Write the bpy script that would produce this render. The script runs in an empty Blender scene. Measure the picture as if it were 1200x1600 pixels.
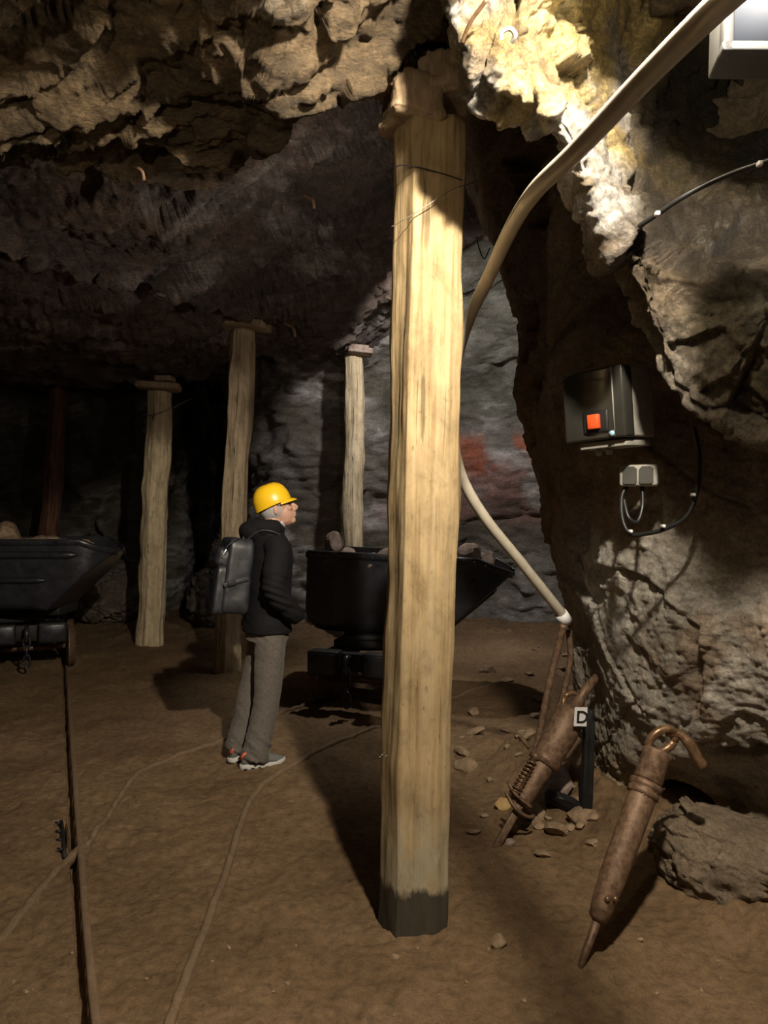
import bpy, bmesh, math, random
import numpy as np
from mathutils import Vector, Matrix, Euler
random.seed(7)
S = bpy.context.scene
COL = S.collection
R = math.radians

# ------------------------------------------------------------------ camera, world, light
cam = bpy.data.objects.new('camera', bpy.data.cameras.new('camera'))
COL.objects.link(cam); S.camera = cam
cam.location = (0, 0, 1.6); cam.rotation_euler = (R(90), 0, 0)
cam.data.sensor_fit = 'VERTICAL'; cam.data.sensor_height = 36; cam.data.lens = 27
cam.data.clip_start = .05
w = bpy.data.worlds.new('world'); S.world = w; w.use_nodes = True
w.node_tree.nodes['Background'].inputs[0].default_value = (.8, .85, 1, 1)
w.node_tree.nodes['Background'].inputs[1].default_value = .006
S.view_settings.view_transform = 'Standard'; S.view_settings.look = 'None'
S.view_settings.gamma = 1; S.view_settings.exposure = 0.22

def lamp(name, loc, power, col, rad, kind='POINT', aim=None, cone=None, blend=.3):
    d = bpy.data.lights.new(name, kind); d.energy = power; d.color = col; d.shadow_soft_size = rad
    o = bpy.data.objects.new(name, d); COL.objects.link(o); o.location = loc
    if aim: o.rotation_euler = (Vector(aim)-Vector(loc)).to_track_quat('-Z', 'Y').to_euler()
    if cone: d.spot_size = R(cone); d.spot_blend = blend
    return o
WARM = (1, .87, .68)
LAMP = Vector((.56, 1.15, 3.30))
lamp('main_lamp_light', LAMP, 385, WARM, .06)
lamp('main_lamp_beam', LAMP, 260, WARM, .03, 'SPOT', (-1.6, 7.5, .3), 62, .9)
lamp('glow_lamp_light', (.58, 1.93, 2.97), 13, (1, .86, .6), .04)
lamp('post_lamp_light', (.20, 3.5, 2.35), 50, (1, .86, .72), .05, 'SPOT', (-1.5, 5.6, 3.5), 104, .6)
lamp('ceiling_fill_spot', (-.95, .3, 2.45), 50, (1, .80, .54), .03, 'SPOT', (-1.2, 4.6, 3.3), 74, .8)  # added unseen spot that brightens the left ceiling
lamp('entrance_fill_light', (-.4, -1.5, 2.2), 1.2, (1, .85, .65), .3)
lamp('chamber_lamp_light', (.42, 7.0, 3.95), 330, (1, .93, .86), .06, 'SPOT', (1.5, 10.8, 2.0), 112, .8)
lamp('cart_fill_spot', (.42, 7.0, 3.95), 150, (1, .93, .82), .06, 'SPOT', (.7, 6.9, .5), 80, .7)  # extra spot added to brighten the stones in the right cart

# ------------------------------------------------------------------ image <-> space
F = 1200.0
def at(px, py, Y): return Vector(((px-600)/F*Y, Y, 1.6-(py-800)/F*Y))
def gnd(px, py, z=0.0):
    Y = (1.6-z)*F/(py-800); return Vector(((px-600)/F*Y, Y, z))

# ------------------------------------------------------------------ numpy noise
def _h(ix, iy, iz, s):
    h = (ix.astype(np.int64)*374761393 + iy.astype(np.int64)*668265263 + iz.astype(np.int64)*2147483647 + s*1274126177) & 0xffffffff
    h = ((h ^ (h >> 13))*1274126177) & 0xffffffff
    h = ((h ^ (h >> 16))*2246822519) & 0xffffffff
    return ((h ^ (h >> 15)) & 0xffffff)/float(0xffffff)
def noise(P, s=0):
    I = np.floor(P).astype(np.int64); f = P-I; u = f*f*f*(f*(f*6-15)+10); r = 0
    for a in (0, 1):
        for b in (0, 1):
            for c in (0, 1):
                X, Y, Z = I[:, 0]+a, I[:, 1]+b, I[:, 2]+c
                g = (_h(X, Y, Z, s)*2-1)*(f[:, 0]-a)+(_h(X, Y, Z, s+11)*2-1)*(f[:, 1]-b)+(_h(X, Y, Z, s+23)*2-1)*(f[:, 2]-c)
                wx = u[:, 0] if a else 1-u[:, 0]; wy = u[:, 1] if b else 1-u[:, 1]; wz = u[:, 2] if c else 1-u[:, 2]
                r = r+g*wx*wy*wz
    return r*1.5
def fbm(P, o=4, s=0, g=.5):
    r = 0; a = 1.0
    for i in range(o):
        r = r+a*noise(P*(2**i)+i*17.3, s+i); a *= g
    return r
def ridged(P, o=4, s=0):
    r = 0; a = 1.0
    for i in range(o):
        r = r+a*(1-2*np.abs(noise(P*(2.1**i)+i*9.1, s+i))); a *= .5
    return r/2
def facets(P, s=0, tilt=.8):
    """broken rock: every cell is a flat tilted plate"""
    I = np.floor(P).astype(np.int64); best = np.full(len(P), 1e9); val = np.zeros(len(P)); sec = np.full(len(P), 1e9)
    for a in (-1, 0, 1):
        for b in (-1, 0, 1):
            for c in (-1, 0, 1):
                X, Y, Z = I[:, 0]+a, I[:, 1]+b, I[:, 2]+c
                q = np.stack([X+_h(X, Y, Z, s+1), Y+_h(X, Y, Z, s+2), Z+_h(X, Y, Z, s+3)], 1)
                d = P-q; dd = (d*d).sum(1)
                t = np.stack([_h(X, Y, Z, s+4), _h(X, Y, Z, s+5), _h(X, Y, Z, s+6)], 1)*2-1
                v = _h(X, Y, Z, s+7)-.5+tilt*(d*t).sum(1)
                m = dd < best
                sec = np.where(m, best, np.minimum(sec, dd))
                val = np.where(m, v, val); best = np.where(m, dd, best)
    return val, np.sqrt(sec)-np.sqrt(best)
def sst(x, a, b):
    t = np.clip((x-a)/(b-a), 0, 1); return t*t*(3-2*t)

# ------------------------------------------------------------------ object helpers
def prop(o, label=None, cat=None, group=None, kind=None):
    if label: o['label'] = label
    if cat: o['category'] = cat
    if group: o['group'] = group
    if kind: o['kind'] = kind
    return o
def obj(name, me, mat=None, parent=None, smooth=True):
    if isinstance(me, bmesh.types.BMesh):
        m = bpy.data.meshes.new(name); me.to_mesh(m); me.free(); me = m
    o = bpy.data.objects.new(name, me); COL.objects.link(o)
    if mat: 
        me.materials.clear(); me.materials.append(mat)
    if parent: o.parent = parent
    if smooth is not None:
        me.polygons.foreach_set('use_smooth', [bool(smooth)]*len(me.polygons))
    return o
def thing(name, label, cat, loc=(0, 0, 0), rz=0, group=None, rot=None):
    o = bpy.data.objects.new(name, None); COL.objects.link(o); o.empty_display_size = .1
    o.location = loc; o.rotation_euler = rot if rot else (0, 0, rz)
    return prop(o, label, cat, group)
def copy_tree(o, parent=None):
    c = o.copy(); COL.objects.link(c); c.parent = parent
    for ch in [x for x in COL.objects if x.parent == o]: copy_tree(ch, c)
    return c
def mesh_np(name, V, Fq):
    m = bpy.data.meshes.new(name); V = np.asarray(V, dtype=np.float32); Fq = np.asarray(Fq, dtype=np.int32)
    m.vertices.add(len(V)); m.vertices.foreach_set('co', V.ravel())
    k = Fq.shape[1]; m.loops.add(Fq.size); m.loops.foreach_set('vertex_index', Fq.ravel())
    m.polygons.add(len(Fq)); m.polygons.foreach_set('loop_start', np.arange(0, Fq.size, k, dtype=np.int32))
    m.update(calc_edges=True); m.validate()
    return m
def grid_faces(r, c, wrap=False):
    i = np.arange(r-1)[:, None]*c; j = np.arange(c if wrap else c-1)[None, :]; j2 = (j+1) % c
    return np.stack([i+j, i+j2, i+c+j2, i+c+j], -1).reshape(-1, 4)
def spread(A, n, axis):
    A = np.moveaxis(A, axis, 0); d = np.linalg.norm(np.diff(A, axis=0), axis=-1)/np.maximum(np.abs(A[1:, ..., 1]), 1.2)
    d = np.median(d, axis=1); d = np.maximum(d, d.sum()*.012); c = np.concatenate([[0], np.cumsum(d)])
    t = np.interp(np.linspace(0, c[-1], n), c, np.arange(len(c)))
    k = np.ones(9)/9; tt = np.convolve(np.pad(t, 4, mode='edge'), k, 'valid'); tt[0] = t[0]; tt[-1] = t[-1]
    return tt
def catmull(A, n, axis, t=None):
    A = np.moveaxis(A, axis, 0); k = len(A); t = np.linspace(0, k-1, n) if t is None else t; i = np.minimum(t.astype(int), k-2); f = (t-i)[:, None, None]
    g = lambda q: A[np.clip(q, 0, k-1)]
    p0, p1, p2, p3 = g(i-1), g(i), g(i+1), g(i+2)
    r = .5*((2*p1)+(-p0+p2)*f+(2*p0-5*p1+4*p2-p3)*f*f+(-p0+3*p1-3*p2+p3)*f**3)
    return np.moveaxis(r, 0, axis)
def normals(G):
    du = np.gradient(G, axis=1); dv = np.gradient(G, axis=0)
    n = np.cross(du, dv); n /= np.linalg.norm(n, axis=-1, keepdims=True)+1e-9
    return n
def setcol(me, C):
    a = me.color_attributes.new('Col', 'FLOAT_COLOR', 'POINT')
    C4 = np.ones((len(C), 4), dtype=np.float32); C4[:, :3] = C
    a.data.foreach_set('color', C4.ravel())
def sheet(name, net, nr, nc, disp, color, mat, toward):
    net = np.array(net, dtype=float)
    G = catmull(catmull(net, nr, 0, spread(net, nr, 0)), nc, 1, spread(net, nc, 1))
    n = normals(G)
    # smooth normals, pointing into the cave
    for _ in range(24):
        n[1:-1] = (n[:-2]+n[1:-1]+n[2:])/3; n[:, 1:-1] = (n[:, :-2]+n[:, 1:-1]+n[:, 2:])/3
    n /= np.linalg.norm(n, axis=-1, keepdims=True)+1e-9
    sg = np.sign(((np.array(toward)-G)*n).sum(-1).mean()); n *= sg
    P = G.reshape(-1, 3); N = n.reshape(-1, 3)
    d = disp(P)
    V = (P+N*d[:, None]).reshape(G.shape)
    for _ in range(1):
        W = V.copy(); W[1:-1, 1:-1] = (V[:-2, 1:-1]+V[2:, 1:-1]+V[1:-1, :-2]+V[1:-1, 2:])/4; V = V*.6+W*.4
    V = V.reshape(-1, 3)
    me = mesh_np(name, V, grid_faces(nr, nc))
    setcol(me, color(V, d))
    o = obj(name, me, mat); o['kind'] = 'structure'
    return o

def box(bm, c, s, rot=None, bev=0.0, seg=2):
    r = bmesh.ops.create_cube(bm, size=1); vs = r['verts']
    M = Matrix.Translation(Vector(c)) @ (rot.to_4x4() if rot is not None else Matrix()) @ Matrix.Diagonal((*s, 1))
    bmesh.ops.transform(bm, matrix=M, verts=vs)
    if bev:
        es = list({e for v in vs for e in v.link_edges})
        bmesh.ops.bevel(bm, geom=es, offset=bev, segments=seg, affect='EDGES', profile=.5)
def bx(c, s, rot=None, bev=.0, seg=2):
    bm = bmesh.new(); box(bm, c, s, rot, bev, seg); return bm
def frames(path):
    T = []; n = len(path)
    for i in range(n):
        a = path[max(i-1, 0)]; b = path[min(i+1, n-1)]; T.append((b-a).normalized())
    up = Vector((0, 0, 1)) if abs(T[0].z) < .9 else Vector((0, 1, 0))
    x = T[0].cross(up).normalized(); out = []
    for t in T:
        x = (x-t*x.dot(t)).normalized(); out.append((x, t.cross(x), t))
    return out
def tube(bm, path, rad, seg=12, cap=True, flat=None):
    """rad: number, list of numbers or list of (rx, ry)"""
    path = [Vector(p) for p in path]; fr = frames(path); rings = []
    for i, p in enumerate(path):
        r = rad[i] if isinstance(rad, (list, tuple)) else rad
        rx, ry = r if isinstance(r, (list, tuple)) else (r, r)
        x, y, t = fr[i]
        rings.append([bm.verts.new(p+x*rx*math.cos(2*math.pi*k/seg)+y*ry*math.sin(2*math.pi*k/seg)) for k in range(seg)])
    skin_rings(bm, rings, cap)
def skin_rings(bm, rings, cap=True):
    seg = len(rings[0])
    for a, b in zip(rings, rings[1:]):
        for k in range(seg): bm.faces.new((a[k], a[(k+1) % seg], b[(k+1) % seg], b[k]))
    if cap:
        bm.faces.new(rings[0][::-1]); bm.faces.new(rings[-1])
def tb(path, rad, seg=12, cap=True):
    bm = bmesh.new(); tube(bm, path, rad, seg, cap); return bm
def spline(pts, n=12):
    A = np.array([list(p) for p in pts])[:, None, :]; B = catmull(A, (len(pts)-1)*n+1, 0)[:, 0]
    return [Vector(p) for p in B]
def ell(bm, c, r, seg=20, rings=14, rot=None):
    q = bmesh.ops.create_uvsphere(bm, u_segments=seg, v_segments=rings, radius=1)
    M = Matrix.Translation(Vector(c)) @ (rot.to_4x4() if rot is not None else Matrix()) @ Matrix.Diagonal((*r, 1))
    bmesh.ops.transform(bm, matrix=M, verts=q['verts'])
def erings(bm, specs, seg=28, cap=True, power=2.0):
    """rings stacked in z: (cx, cy, z, rx, ry)"""
    rings = []
    for cx, cy, z, rx, ry in specs:
        ring = []
        for k in range(seg):
            a = 2*math.pi*k/seg; c, s = math.cos(a), math.sin(a)
            e = 2.0/power
            ring.append(bm.verts.new((cx+rx*math.copysign(abs(c)**e, c), cy+ry*math.copysign(abs(s)**e, s), z)))
        rings.append(ring)
    skin_rings(bm, rings, cap)
def remesh(bm, voxel, smooth=4, sub=None):
    m = bpy.data.meshes.new('tmp'); bm.to_mesh(m); bm.free()
    o = bpy.data.objects.new('tmp', m); COL.objects.link(o)
    a = o.modifiers.new('r', 'REMESH'); a.mode = 'VOXEL'; a.voxel_size = voxel; a.use_smooth_shade = True
    if smooth:
        b = o.modifiers.new('s', 'SMOOTH'); b.iterations = smooth; b.factor = .5
    dg = bpy.context.evaluated_depsgraph_get(); dg.update()
    me = bpy.data.meshes.new_from_object(o.evaluated_get(dg))
    bpy.data.objects.remove(o); bpy.data.meshes.remove(m)
    return me
def displace(me, fn):
    n = len(me.vertices); P = np.empty(n*3, dtype=np.float32); me.vertices.foreach_get('co', P); P = P.reshape(-1, 3).astype(float)
    N = np.empty(n*3, dtype=np.float32); me.vertices.foreach_get('normal', N); N = N.reshape(-1, 3)
    P = P+N*fn(P)[:, None]; me.vertices.foreach_set('co', P.astype(np.float32).ravel()); me.update()
    return me

# ------------------------------------------------------------------ materials
def newmat(name):
    m = bpy.data.materials.new(name); m.use_nodes = True; nt = m.node_tree; b = nt.nodes['Principled BSDF']
    return m, nt, b
def nd(nt, t, **k):
    n = nt.nodes.new(t)
    for a, v in k.items():
        if a in n.inputs: n.inputs[a].default_value = v
        else: setattr(n, a, v)
    return n
def coords(nt, scale=(1, 1, 1), kind='Object'):
    tc = nd(nt, 'ShaderNodeTexCoord'); mp = nd(nt, 'ShaderNodeMapping'); mp.inputs['Scale'].default_value = scale
    nt.links.new(tc.outputs[kind], mp.inputs[0]); return mp.outputs[0]
def tex(nt, co, scale, detail=6, rough=.6, dist=0.0):
    n = nd(nt, 'ShaderNodeTexNoise'); n.inputs['Scale'].default_value = scale; n.inputs['Detail'].default_value = detail
    n.inputs['Roughness'].default_value = rough; n.inputs['Distortion'].default_value = dist; nt.links.new(co, n.inputs['Vector']); return n.outputs[0]
def ramp(nt, src, stops):
    r = nd(nt, 'ShaderNodeValToRGB'); e = r.color_ramp.elements
    while len(e) < len(stops): e.new(.5)
    for i, (p, c) in enumerate(stops):
        e[i].position = p; e[i].color = (*c, 1) if not isinstance(c, (int, float)) else (c, c, c, 1)
    nt.links.new(src, r.inputs[0]); return r.outputs[0]
def mix(nt, fac, a, b, mode='MIX'):
    n = nd(nt, 'ShaderNodeMix'); n.data_type = 'RGBA'; n.blend_type = mode
    for s, v in ((0, fac), (6, a), (7, b)):
        if isinstance(v, bpy.types.NodeSocket): nt.links.new(v, n.inputs[s])
        elif s == 0: n.inputs[0].default_value = v
        else: n.inputs[s].default_value = (*v, 1)
    return n.outputs[2]
def bump(nt, b, h, strength, dist=.01, prev=None):
    n = nd(nt, 'ShaderNodeBump'); n.inputs['Strength'].default_value = strength; n.inputs['Distance'].default_value = dist
    nt.links.new(h, n.inputs['Height'])
    if prev: nt.links.new(prev, n.inputs['Normal'])
    nt.links.new(n.outputs[0], b.inputs['Normal']); return n.outputs[0]

def rock_mat(name, rough=.75, sc=1.0, bs=.9, spec=.4, strat=3.0, con=1.0):
    m, nt, b = newmat(name)
    co = coords(nt, (1, 1+(strat-1)*.4, strat))
    at_ = nd(nt, 'ShaderNodeAttribute'); at_.attribute_name = 'Col'
    n1 = tex(nt, co, 6*sc, 10, .7); n2 = tex(nt, co, 38*sc, 8, .7)
    v = ramp(nt, n1, [(.3, 1-.65*con), (.5, 1-.15*con), (.72, 1+.5*con)])
    c = mix(nt, 1, at_.outputs[0], v, 'MULTIPLY')
    v2 = ramp(nt, n2, [(.33, 1-.5*con), (.55, 1.0), (.7, 1+.35*con)])
    c = mix(nt, 1, c, v2, 'MULTIPLY')
    nt.links.new(c, b.inputs['Base Color']); b.inputs['Roughness'].default_value = rough
    b.inputs['Specular IOR Level'].default_value = spec
    n3 = tex(nt, co, 7*sc, 6, .6, 2.2); ck = ramp(nt, n3, [(.455, 1.0), (.485, .45), (.50, 0.0), (.515, .5), (.545, 1.0)])
    c = mix(nt, .35*con, c, mix(nt, 1, c, ck, 'MULTIPLY')); nt.links.new(c, b.inputs['Base Color'])
    p = bump(nt, b, n1, bs, .06); p = bump(nt, b, ck, .5*bs*con, .02, p); bump(nt, b, n2, bs*.9, .018, p)
    return m
M_ceil = rock_mat('ceiling_rock', .6, 1, 1.0, .5, 3)
M_back = rock_mat('back_wall_rock', .7, .8, .7, .4, 2, .7)
M_wallr = rock_mat('crusted_rock', .8, 1.6, .8, .35, 1.0, .6)
M_nose = rock_mat('wet_rock', .38, 1.6, 1.0, .6, 1.0)

def dirt_mat():
    m, nt, b = newmat('trodden_dirt'); co = coords(nt)
    n1 = tex(nt, co, 1.6, 6, .6); n2 = tex(nt, co, 22, 8, .7); n3 = tex(nt, co, 160, 4, .7)
    c = ramp(nt, n1, [(.3, (.18, .115, .063)), (.5, (.235, .153, .086)), (.7, (.30, .20, .118))])
    c = mix(nt, 1, c, ramp(nt, n2, [(.3, .6), (.5, 1.0), (.72, 1.3)]), 'MULTIPLY')
    c = mix(nt, 1, c, ramp(nt, n3, [(.3, .75), (.55, 1.0), (.75, 1.25)]), 'MULTIPLY')
    nt.links.new(c, b.inputs['Base Color']); b.inputs['Roughness'].default_value = .9; b.inputs['Specular IOR Level'].default_value = .2
    p = bump(nt, b, n2, .9, .03); bump(nt, b, n3, .6, .004, p)
    return m
M_dirt = dirt_mat()

def wood_mat(name, c1, c2, c3, base_dark=0, crack=.5, gscale=1.0):
    m, nt, b = newmat(name)
    g = tex(nt, coords(nt, (26*gscale, 26*gscale, 1.1)), 1.6, 8, .65, .4)
    bl = tex(nt, coords(nt, (1, 1, .6)), 9, 8, .72, .5)
    fl = tex(nt, coords(nt, (1, 1, .55)), 42, 4, .6)
    c = ramp(nt, g, [(.3, c1), (.5, c2), (.72, c3)])
    c = mix(nt, 1, c, ramp(nt, bl, [(.32, .62), (.5, .95), (.7, 1.12)]), 'MULTIPLY')
    c = mix(nt, 1, c, ramp(nt, fl, [(.28, .6), (.36, .95), (.7, 1.06)]), 'MULTIPLY')
    ck = tex(nt, coords(nt, (40, 40, .8)), 1.1, 3, .5, .6)
    k = ramp(nt, ck, [(.30, 0.15), (.36, 1.0)])
    c = mix(nt, crack, c, mix(nt, 1, c, k, 'MULTIPLY'))
    if base_dark:
        tc = nd(nt, 'ShaderNodeTexCoord'); sp = nd(nt, 'ShaderNodeSeparateXYZ'); nt.links.new(tc.outputs['Object'], sp.inputs[0])
        ad = nd(nt, 'ShaderNodeMath', operation='MULTIPLY_ADD'); nt.links.new(tex(nt, coords(nt, (3, 3, 1)), 6, 4), ad.inputs[0]); ad.inputs[1].default_value = -.16
        nt.links.new(sp.outputs[2], ad.inputs[2])
        s2 = ramp(nt, ad.outputs[0], [(0, 0), (.06, .0), (.09, 1)])
        pal = tex(nt, coords(nt, (2.2, 2.2, .7)), 9, 6, .7)
        lo = ramp(nt, ad.outputs[0], [(.2, 1), (.42, 0)])
        pl = mix(nt, 1, lo, ramp(nt, pal, [(.38, .1), (.55, .95)]), 'MULTIPLY')
        c = mix(nt, pl, c, (.40, .36, .26))
        c = mix(nt, s2, mix(nt, pal, (.030, .026, .02), (.095, .08, .06)), c)
    nt.links.new(c, b.inputs['Base Color']); b.inputs['Roughness'].default_value = .8; b.inputs['Specular IOR Level'].default_value = .25
    p = bump(nt, b, g, .5, .006); p = bump(nt, b, ck, .35, .006, p); bump(nt, b, fl, .25, .004, p)
    return m
M_post = wood_mat('pale_hewn_timber', (.27, .185, .09), (.385, .285, .155), (.46, .36, .22), 1, .6)
M_post2 = wood_mat('grey_brown_timber', (.20, .15, .10), (.36, .28, .19), (.46, .38, .27), 0, .9, .6)
M_post3 = wood_mat('barked_timber', (.34, .27, .17), (.50, .41, .27), (.62, .53, .38), 0, 1, .5)
M_post4 = wood_mat('red_brown_bark', (.07, .035, .025), (.13, .06, .04), (.2, .11, .08), 0, 1, .5)
M_cap = wood_mat('cap_plank_wood', (.22, .16, .10), (.34, .25, .16), (.46, .36, .24), 0, .4)

def plain(name, c, rough=.5, metal=0.0, var=.25, sc=20, bs=.15, bd=.004, spec=.5, c2=None, coat=0):
    m, nt, b = newmat(name); n = tex(nt, coords(nt), sc, 6, .65)
    if c2: cc = ramp(nt, n, [(.38, c), (.62, c2)])
    else: cc = mix(nt, 1, c, ramp(nt, n, [(.3, 1-var), (.7, 1+var)]), 'MULTIPLY')
    nt.links.new(cc, b.inputs['Base Color'])
    rr = ramp(nt, n, [(.3, max(rough-.1, .05)), (.7, min(rough+.12, 1))]); nt.links.new(rr, b.inputs['Roughness'])
    b.inputs['Metallic'].default_value = metal; b.inputs['Specular IOR Level'].default_value = spec
    b.inputs['Coat Weight'].default_value = coat
    if bs: bump(nt, b, n, bs, bd)
    return m
M_black = plain('black_painted_steel', (.034, .036, .046), .33, .35, .3, 9, .3, .01, .6)
M_blackm = plain('matt_black_steel', (.014, .014, .015), .6, .2, .3, 14, .3, .01)
M_rust = plain('brown_rusty_steel', (.11, .065, .04), .55, .35, .3, 45, .5, .003, .5, (.22, .14, .09))
M_rust2 = plain('worn_brown_steel', (.16, .09, .05), .40, .6, .3, 30, .3, .002, .5, (.30, .19, .11))
M_railm = plain('dusty_rail_steel', (.16, .11, .07), .8, .1, .3, 40, .5, .004, .3, (.22, .15, .095))
M_hose = plain('pale_grey_pipe', (.50, .46, .38), .38, 0, .12, 18, .2, .002, .5)
M_stone = plain('ore_stone', (.20, .15, .125), .85, 0, .3, 12, .6, .01, .2, (.38, .30, .26))
M_stone2 = plain('brown_stone', (.20, .14, .09), .9, 0, .3, 18, .7, .008, .2, (.33, .24, .16))
M_stoney = plain('ochre_stone', (.34, .22, .09), .9, 0, .3, 18, .6, .008, .2, (.45, .32, .15))
M_cable = plain('black_cable', (.012, .012, .013), .4, 0, .1, 20, 0)
M_wire = plain('thin_steel_wire', (.25, .23, .2), .45, .7, .2, 30, 0)
M_white = plain('white_plastic', (.75, .75, .78), .45, 0, .06, 10, 0)
M_ink = plain('black_ink', (.01, .01, .01), .6, 0, 0, 10, 0)
M_boxd = plain('dark_smoked_plastic', (.035, .034, .03), .16, 0, .2, 3, 0, 0, .7)
M_boxg = plain('grey_moulded_plastic', (.33, .32, .29), .5, 0, .15, 15, .1)
M_red = plain('red_switch_plastic', (.75, .10, .025), .35, 0, .1, 10, 0)
M_blue = plain('blue_screw_cap', (.35, .62, .85), .3, 0, 0, 10, 0)
M_frame = plain('pale_grey_frame', (.07, .074, .082), .5, 0, .05, 10, 0)
M_panel = plain('blue_grey_glass', (.04, .05, .075), .7, 0, .1, 4, 0)

# ------------------------------------------------------------------ floor
R1 = [(98, 960), (105, 1045), (112, 1150), (122, 1280), (133, 1420), (150, 1600), (168, 1760)]
R2 = [(-90, 1560), (0, 1465), (60, 1392), (100, 1345), (140, 1318)]
R3 = [(136, 1325), (152, 1300), (172, 1270), (200, 1230), (245, 1196), (350, 1155), (430, 1122), (500, 1095), (580, 1066), (690, 1035)]
R4 = [(250, 1680), (268, 1600), (310, 1480), (350, 1370), (370, 1310), (385, 1265), (402, 1238), (430, 1215), (500, 1175), (590, 1135), (700, 1092), (785, 1065)]
def rise(X, Y):
    s = X-(1.12+(4.3-Y)*.40)
    return .20*sst(s, -.55, .25)*sst(Y, 1.0, 2.2)*(1-sst(Y, 4.6, 5.6))
def floor_z(P, groove=True):
    X, Y = P[:, 0], P[:, 1]
    Q = np.stack([X, Y, X*0], 1)
    z = .030*fbm(Q*1.1, 3, 5)+.014*fbm(Q*5, 3, 9)+.008*fbm(Q*17, 4, 15)
    v, e = facets(Q*4.2+.6*np.stack([noise(Q*3, 3), noise(Q*3, 4), X*0], 1), 31, .25)
    z = z+.005*sst(e, 0, .4)-.003                                  # soft footprints
    z = z+rise(X, Y)*(1+.6*fbm(Q*5, 4, 44))+.03*fbm(Q*9, 4, 77)*sst(rise(X, Y), .01, .15)
    z = z+.05*np.abs(fbm(Q*4, 4, 81))*sst(Y, 8.5, 10.5)
    if groove:
        for pl, off, wd, dp in ((R1, -.030, .016, .07),):
            G = [gnd(*p) for p in pl]
            for a, b in zip(G, G[1:]):
                d = (b-a).xy.normalized(); nx, ny = -d.y, d.x
                if nx > 0: nx, ny = -nx, -ny
                rx, ry = X-a.x, Y-a.y; t = rx*d.x+ry*d.y; s = rx*nx+ry*ny
                L = (b-a).xy.length; on = (t > 0) & (t <= L)
                wv = wd*(1+.5*noise(np.stack([X*9, Y*9, X*0], 1), 61))*sst(t*0+Y, 0, .1)
                z = np.where(on & (np.abs(s-(-off)) < wv), z-dp, z)
        ax = [gnd(98, 1283), gnd(104, 1338)]
        a, b = ax; d = (b-a).xy.normalized(); rx, ry = X-a.x, Y-a.y; t = rx*d.x+ry*d.y; s = np.abs(rx*-d.y+ry*d.x)
        z = np.where((t > 0) & (t < (b-a).xy.length) & (s < .017), z-.06, z)
    return z
def fz(x, y): return float(floor_z(np.array([[x, y, 0.0]]), False)[0])
cols = np.concatenate([np.linspace(-1500, -60, 60), np.arange(-50, 1252, 2.2), np.linspace(1262, 2600, 60)])
rows = np.concatenate([np.linspace(2600, 1700, 25), np.arange(1690, 1000, -2.3), np.linspace(998, 925, 50)])
Yr = 1.6*F/(rows-800); U = (cols-600)/F
PX = Yr[:, None]*U[None, :]; PY = np.repeat(Yr[:, None], len(cols), 1)
FP = np.stack([PX.ravel(), PY.ravel(), PX.ravel()*0], 1); FP[:, 2] = floor_z(FP)
fo = obj('floor', mesh_np('floor', FP, grid_faces(len(rows), len(cols))), M_dirt); fo['kind'] = 'structure'

# ------------------------------------------------------------------ rock shells
def rock_disp(a, b, c, sx=1.0, st=2.2, seed=0, tilt=.25):
    def f(P):
        Q = P*sx; Q = Q+.35*np.stack([noise(Q*1.3, seed+1), noise(Q*1.3, seed+2), noise(Q*1.3, seed+3)], 1)
        Q = np.stack([Q[:, 0], Q[:, 1], Q[:, 2]*st+Q[:, 0]*tilt], 1)
        v1, e1 = facets(Q*1.1, seed+5, .9); v2, e2 = facets(Q*3.3, seed+6, .9); v3, e3 = facets(Q*8.5, seed+8, .8)
        d = a*fbm(P*.9*sx, 3, seed)+b*v1+b*.42*v2+b*.16*v3+c*fbm(Q*9, 4, seed+9)
        return d-.03*(1-sst(e2, 0, .06))*b/.15
    return f
def colfun(base, alt, white, wth=.35, seed=0, dark=None):
    base, alt, white = map(np.array, (base, alt, white))
    def f(P, d):
        t = sst(fbm(P*1.4, 4, seed+50), -.35, .45)[:, None]
        c = base*(1-t)+alt*t
        Q = np.stack([P[:, 0]*2.6, P[:, 1]*2.6, P[:, 2]*7], 1); Q = Q+.7*np.stack([noise(Q, 1), noise(Q, 2), noise(Q, 3)], 1)
        wv = sst(ridged(Q*.8, 4, seed+60), wth, wth+.4)[:, None]*sst(fbm(P*1.1, 3, seed+66), -.1, .5)[:, None]
        return c*(1-wv)+white*wv
    return f

# ceiling: each image column is a profile running away from the camera
def prof(px, pts):
    return [((px-600)/F*Y, Y, z) for Y, z in pts]
def zp(py, z): return (F*(z-1.6)/(800-py), z)
def pyY(py, Y): return (Y, 1.6+(800-py)/F*Y)
def ccol(px, l1, z1, s2, z2, l2, z3, e, z4):
    a = zp(l1, z1); b = zp(s2, z2); c = zp(l2, z3); d = zp(e, z4)
    return prof(px, [(-.8, z1+.5), (.8, z1+.35), (max(a[0]-.9, 1.6), z1+.12), (a[0]-.3, z1+.03), a, (a[0]+.06, z1+.34), (a[0]+.45, max(z1+.42, z2)),
                     (max(b[0], a[0]+.6), b[1]), ((b[0]+c[0])/2+.1, (b[1]+c[1])/2+.05), c, (c[0]+.08, z3+.36), (c[0]+.55, z3+.38), (c[0]+1.0, z3+.12),
                     ((c[0]+1+d[0])/2+.3, (z3+z4)/2+.05), d, (d[0]+.3, d[1]+.3), (max(d[0]+2.5, 13.5), z4+.4)])
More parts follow.
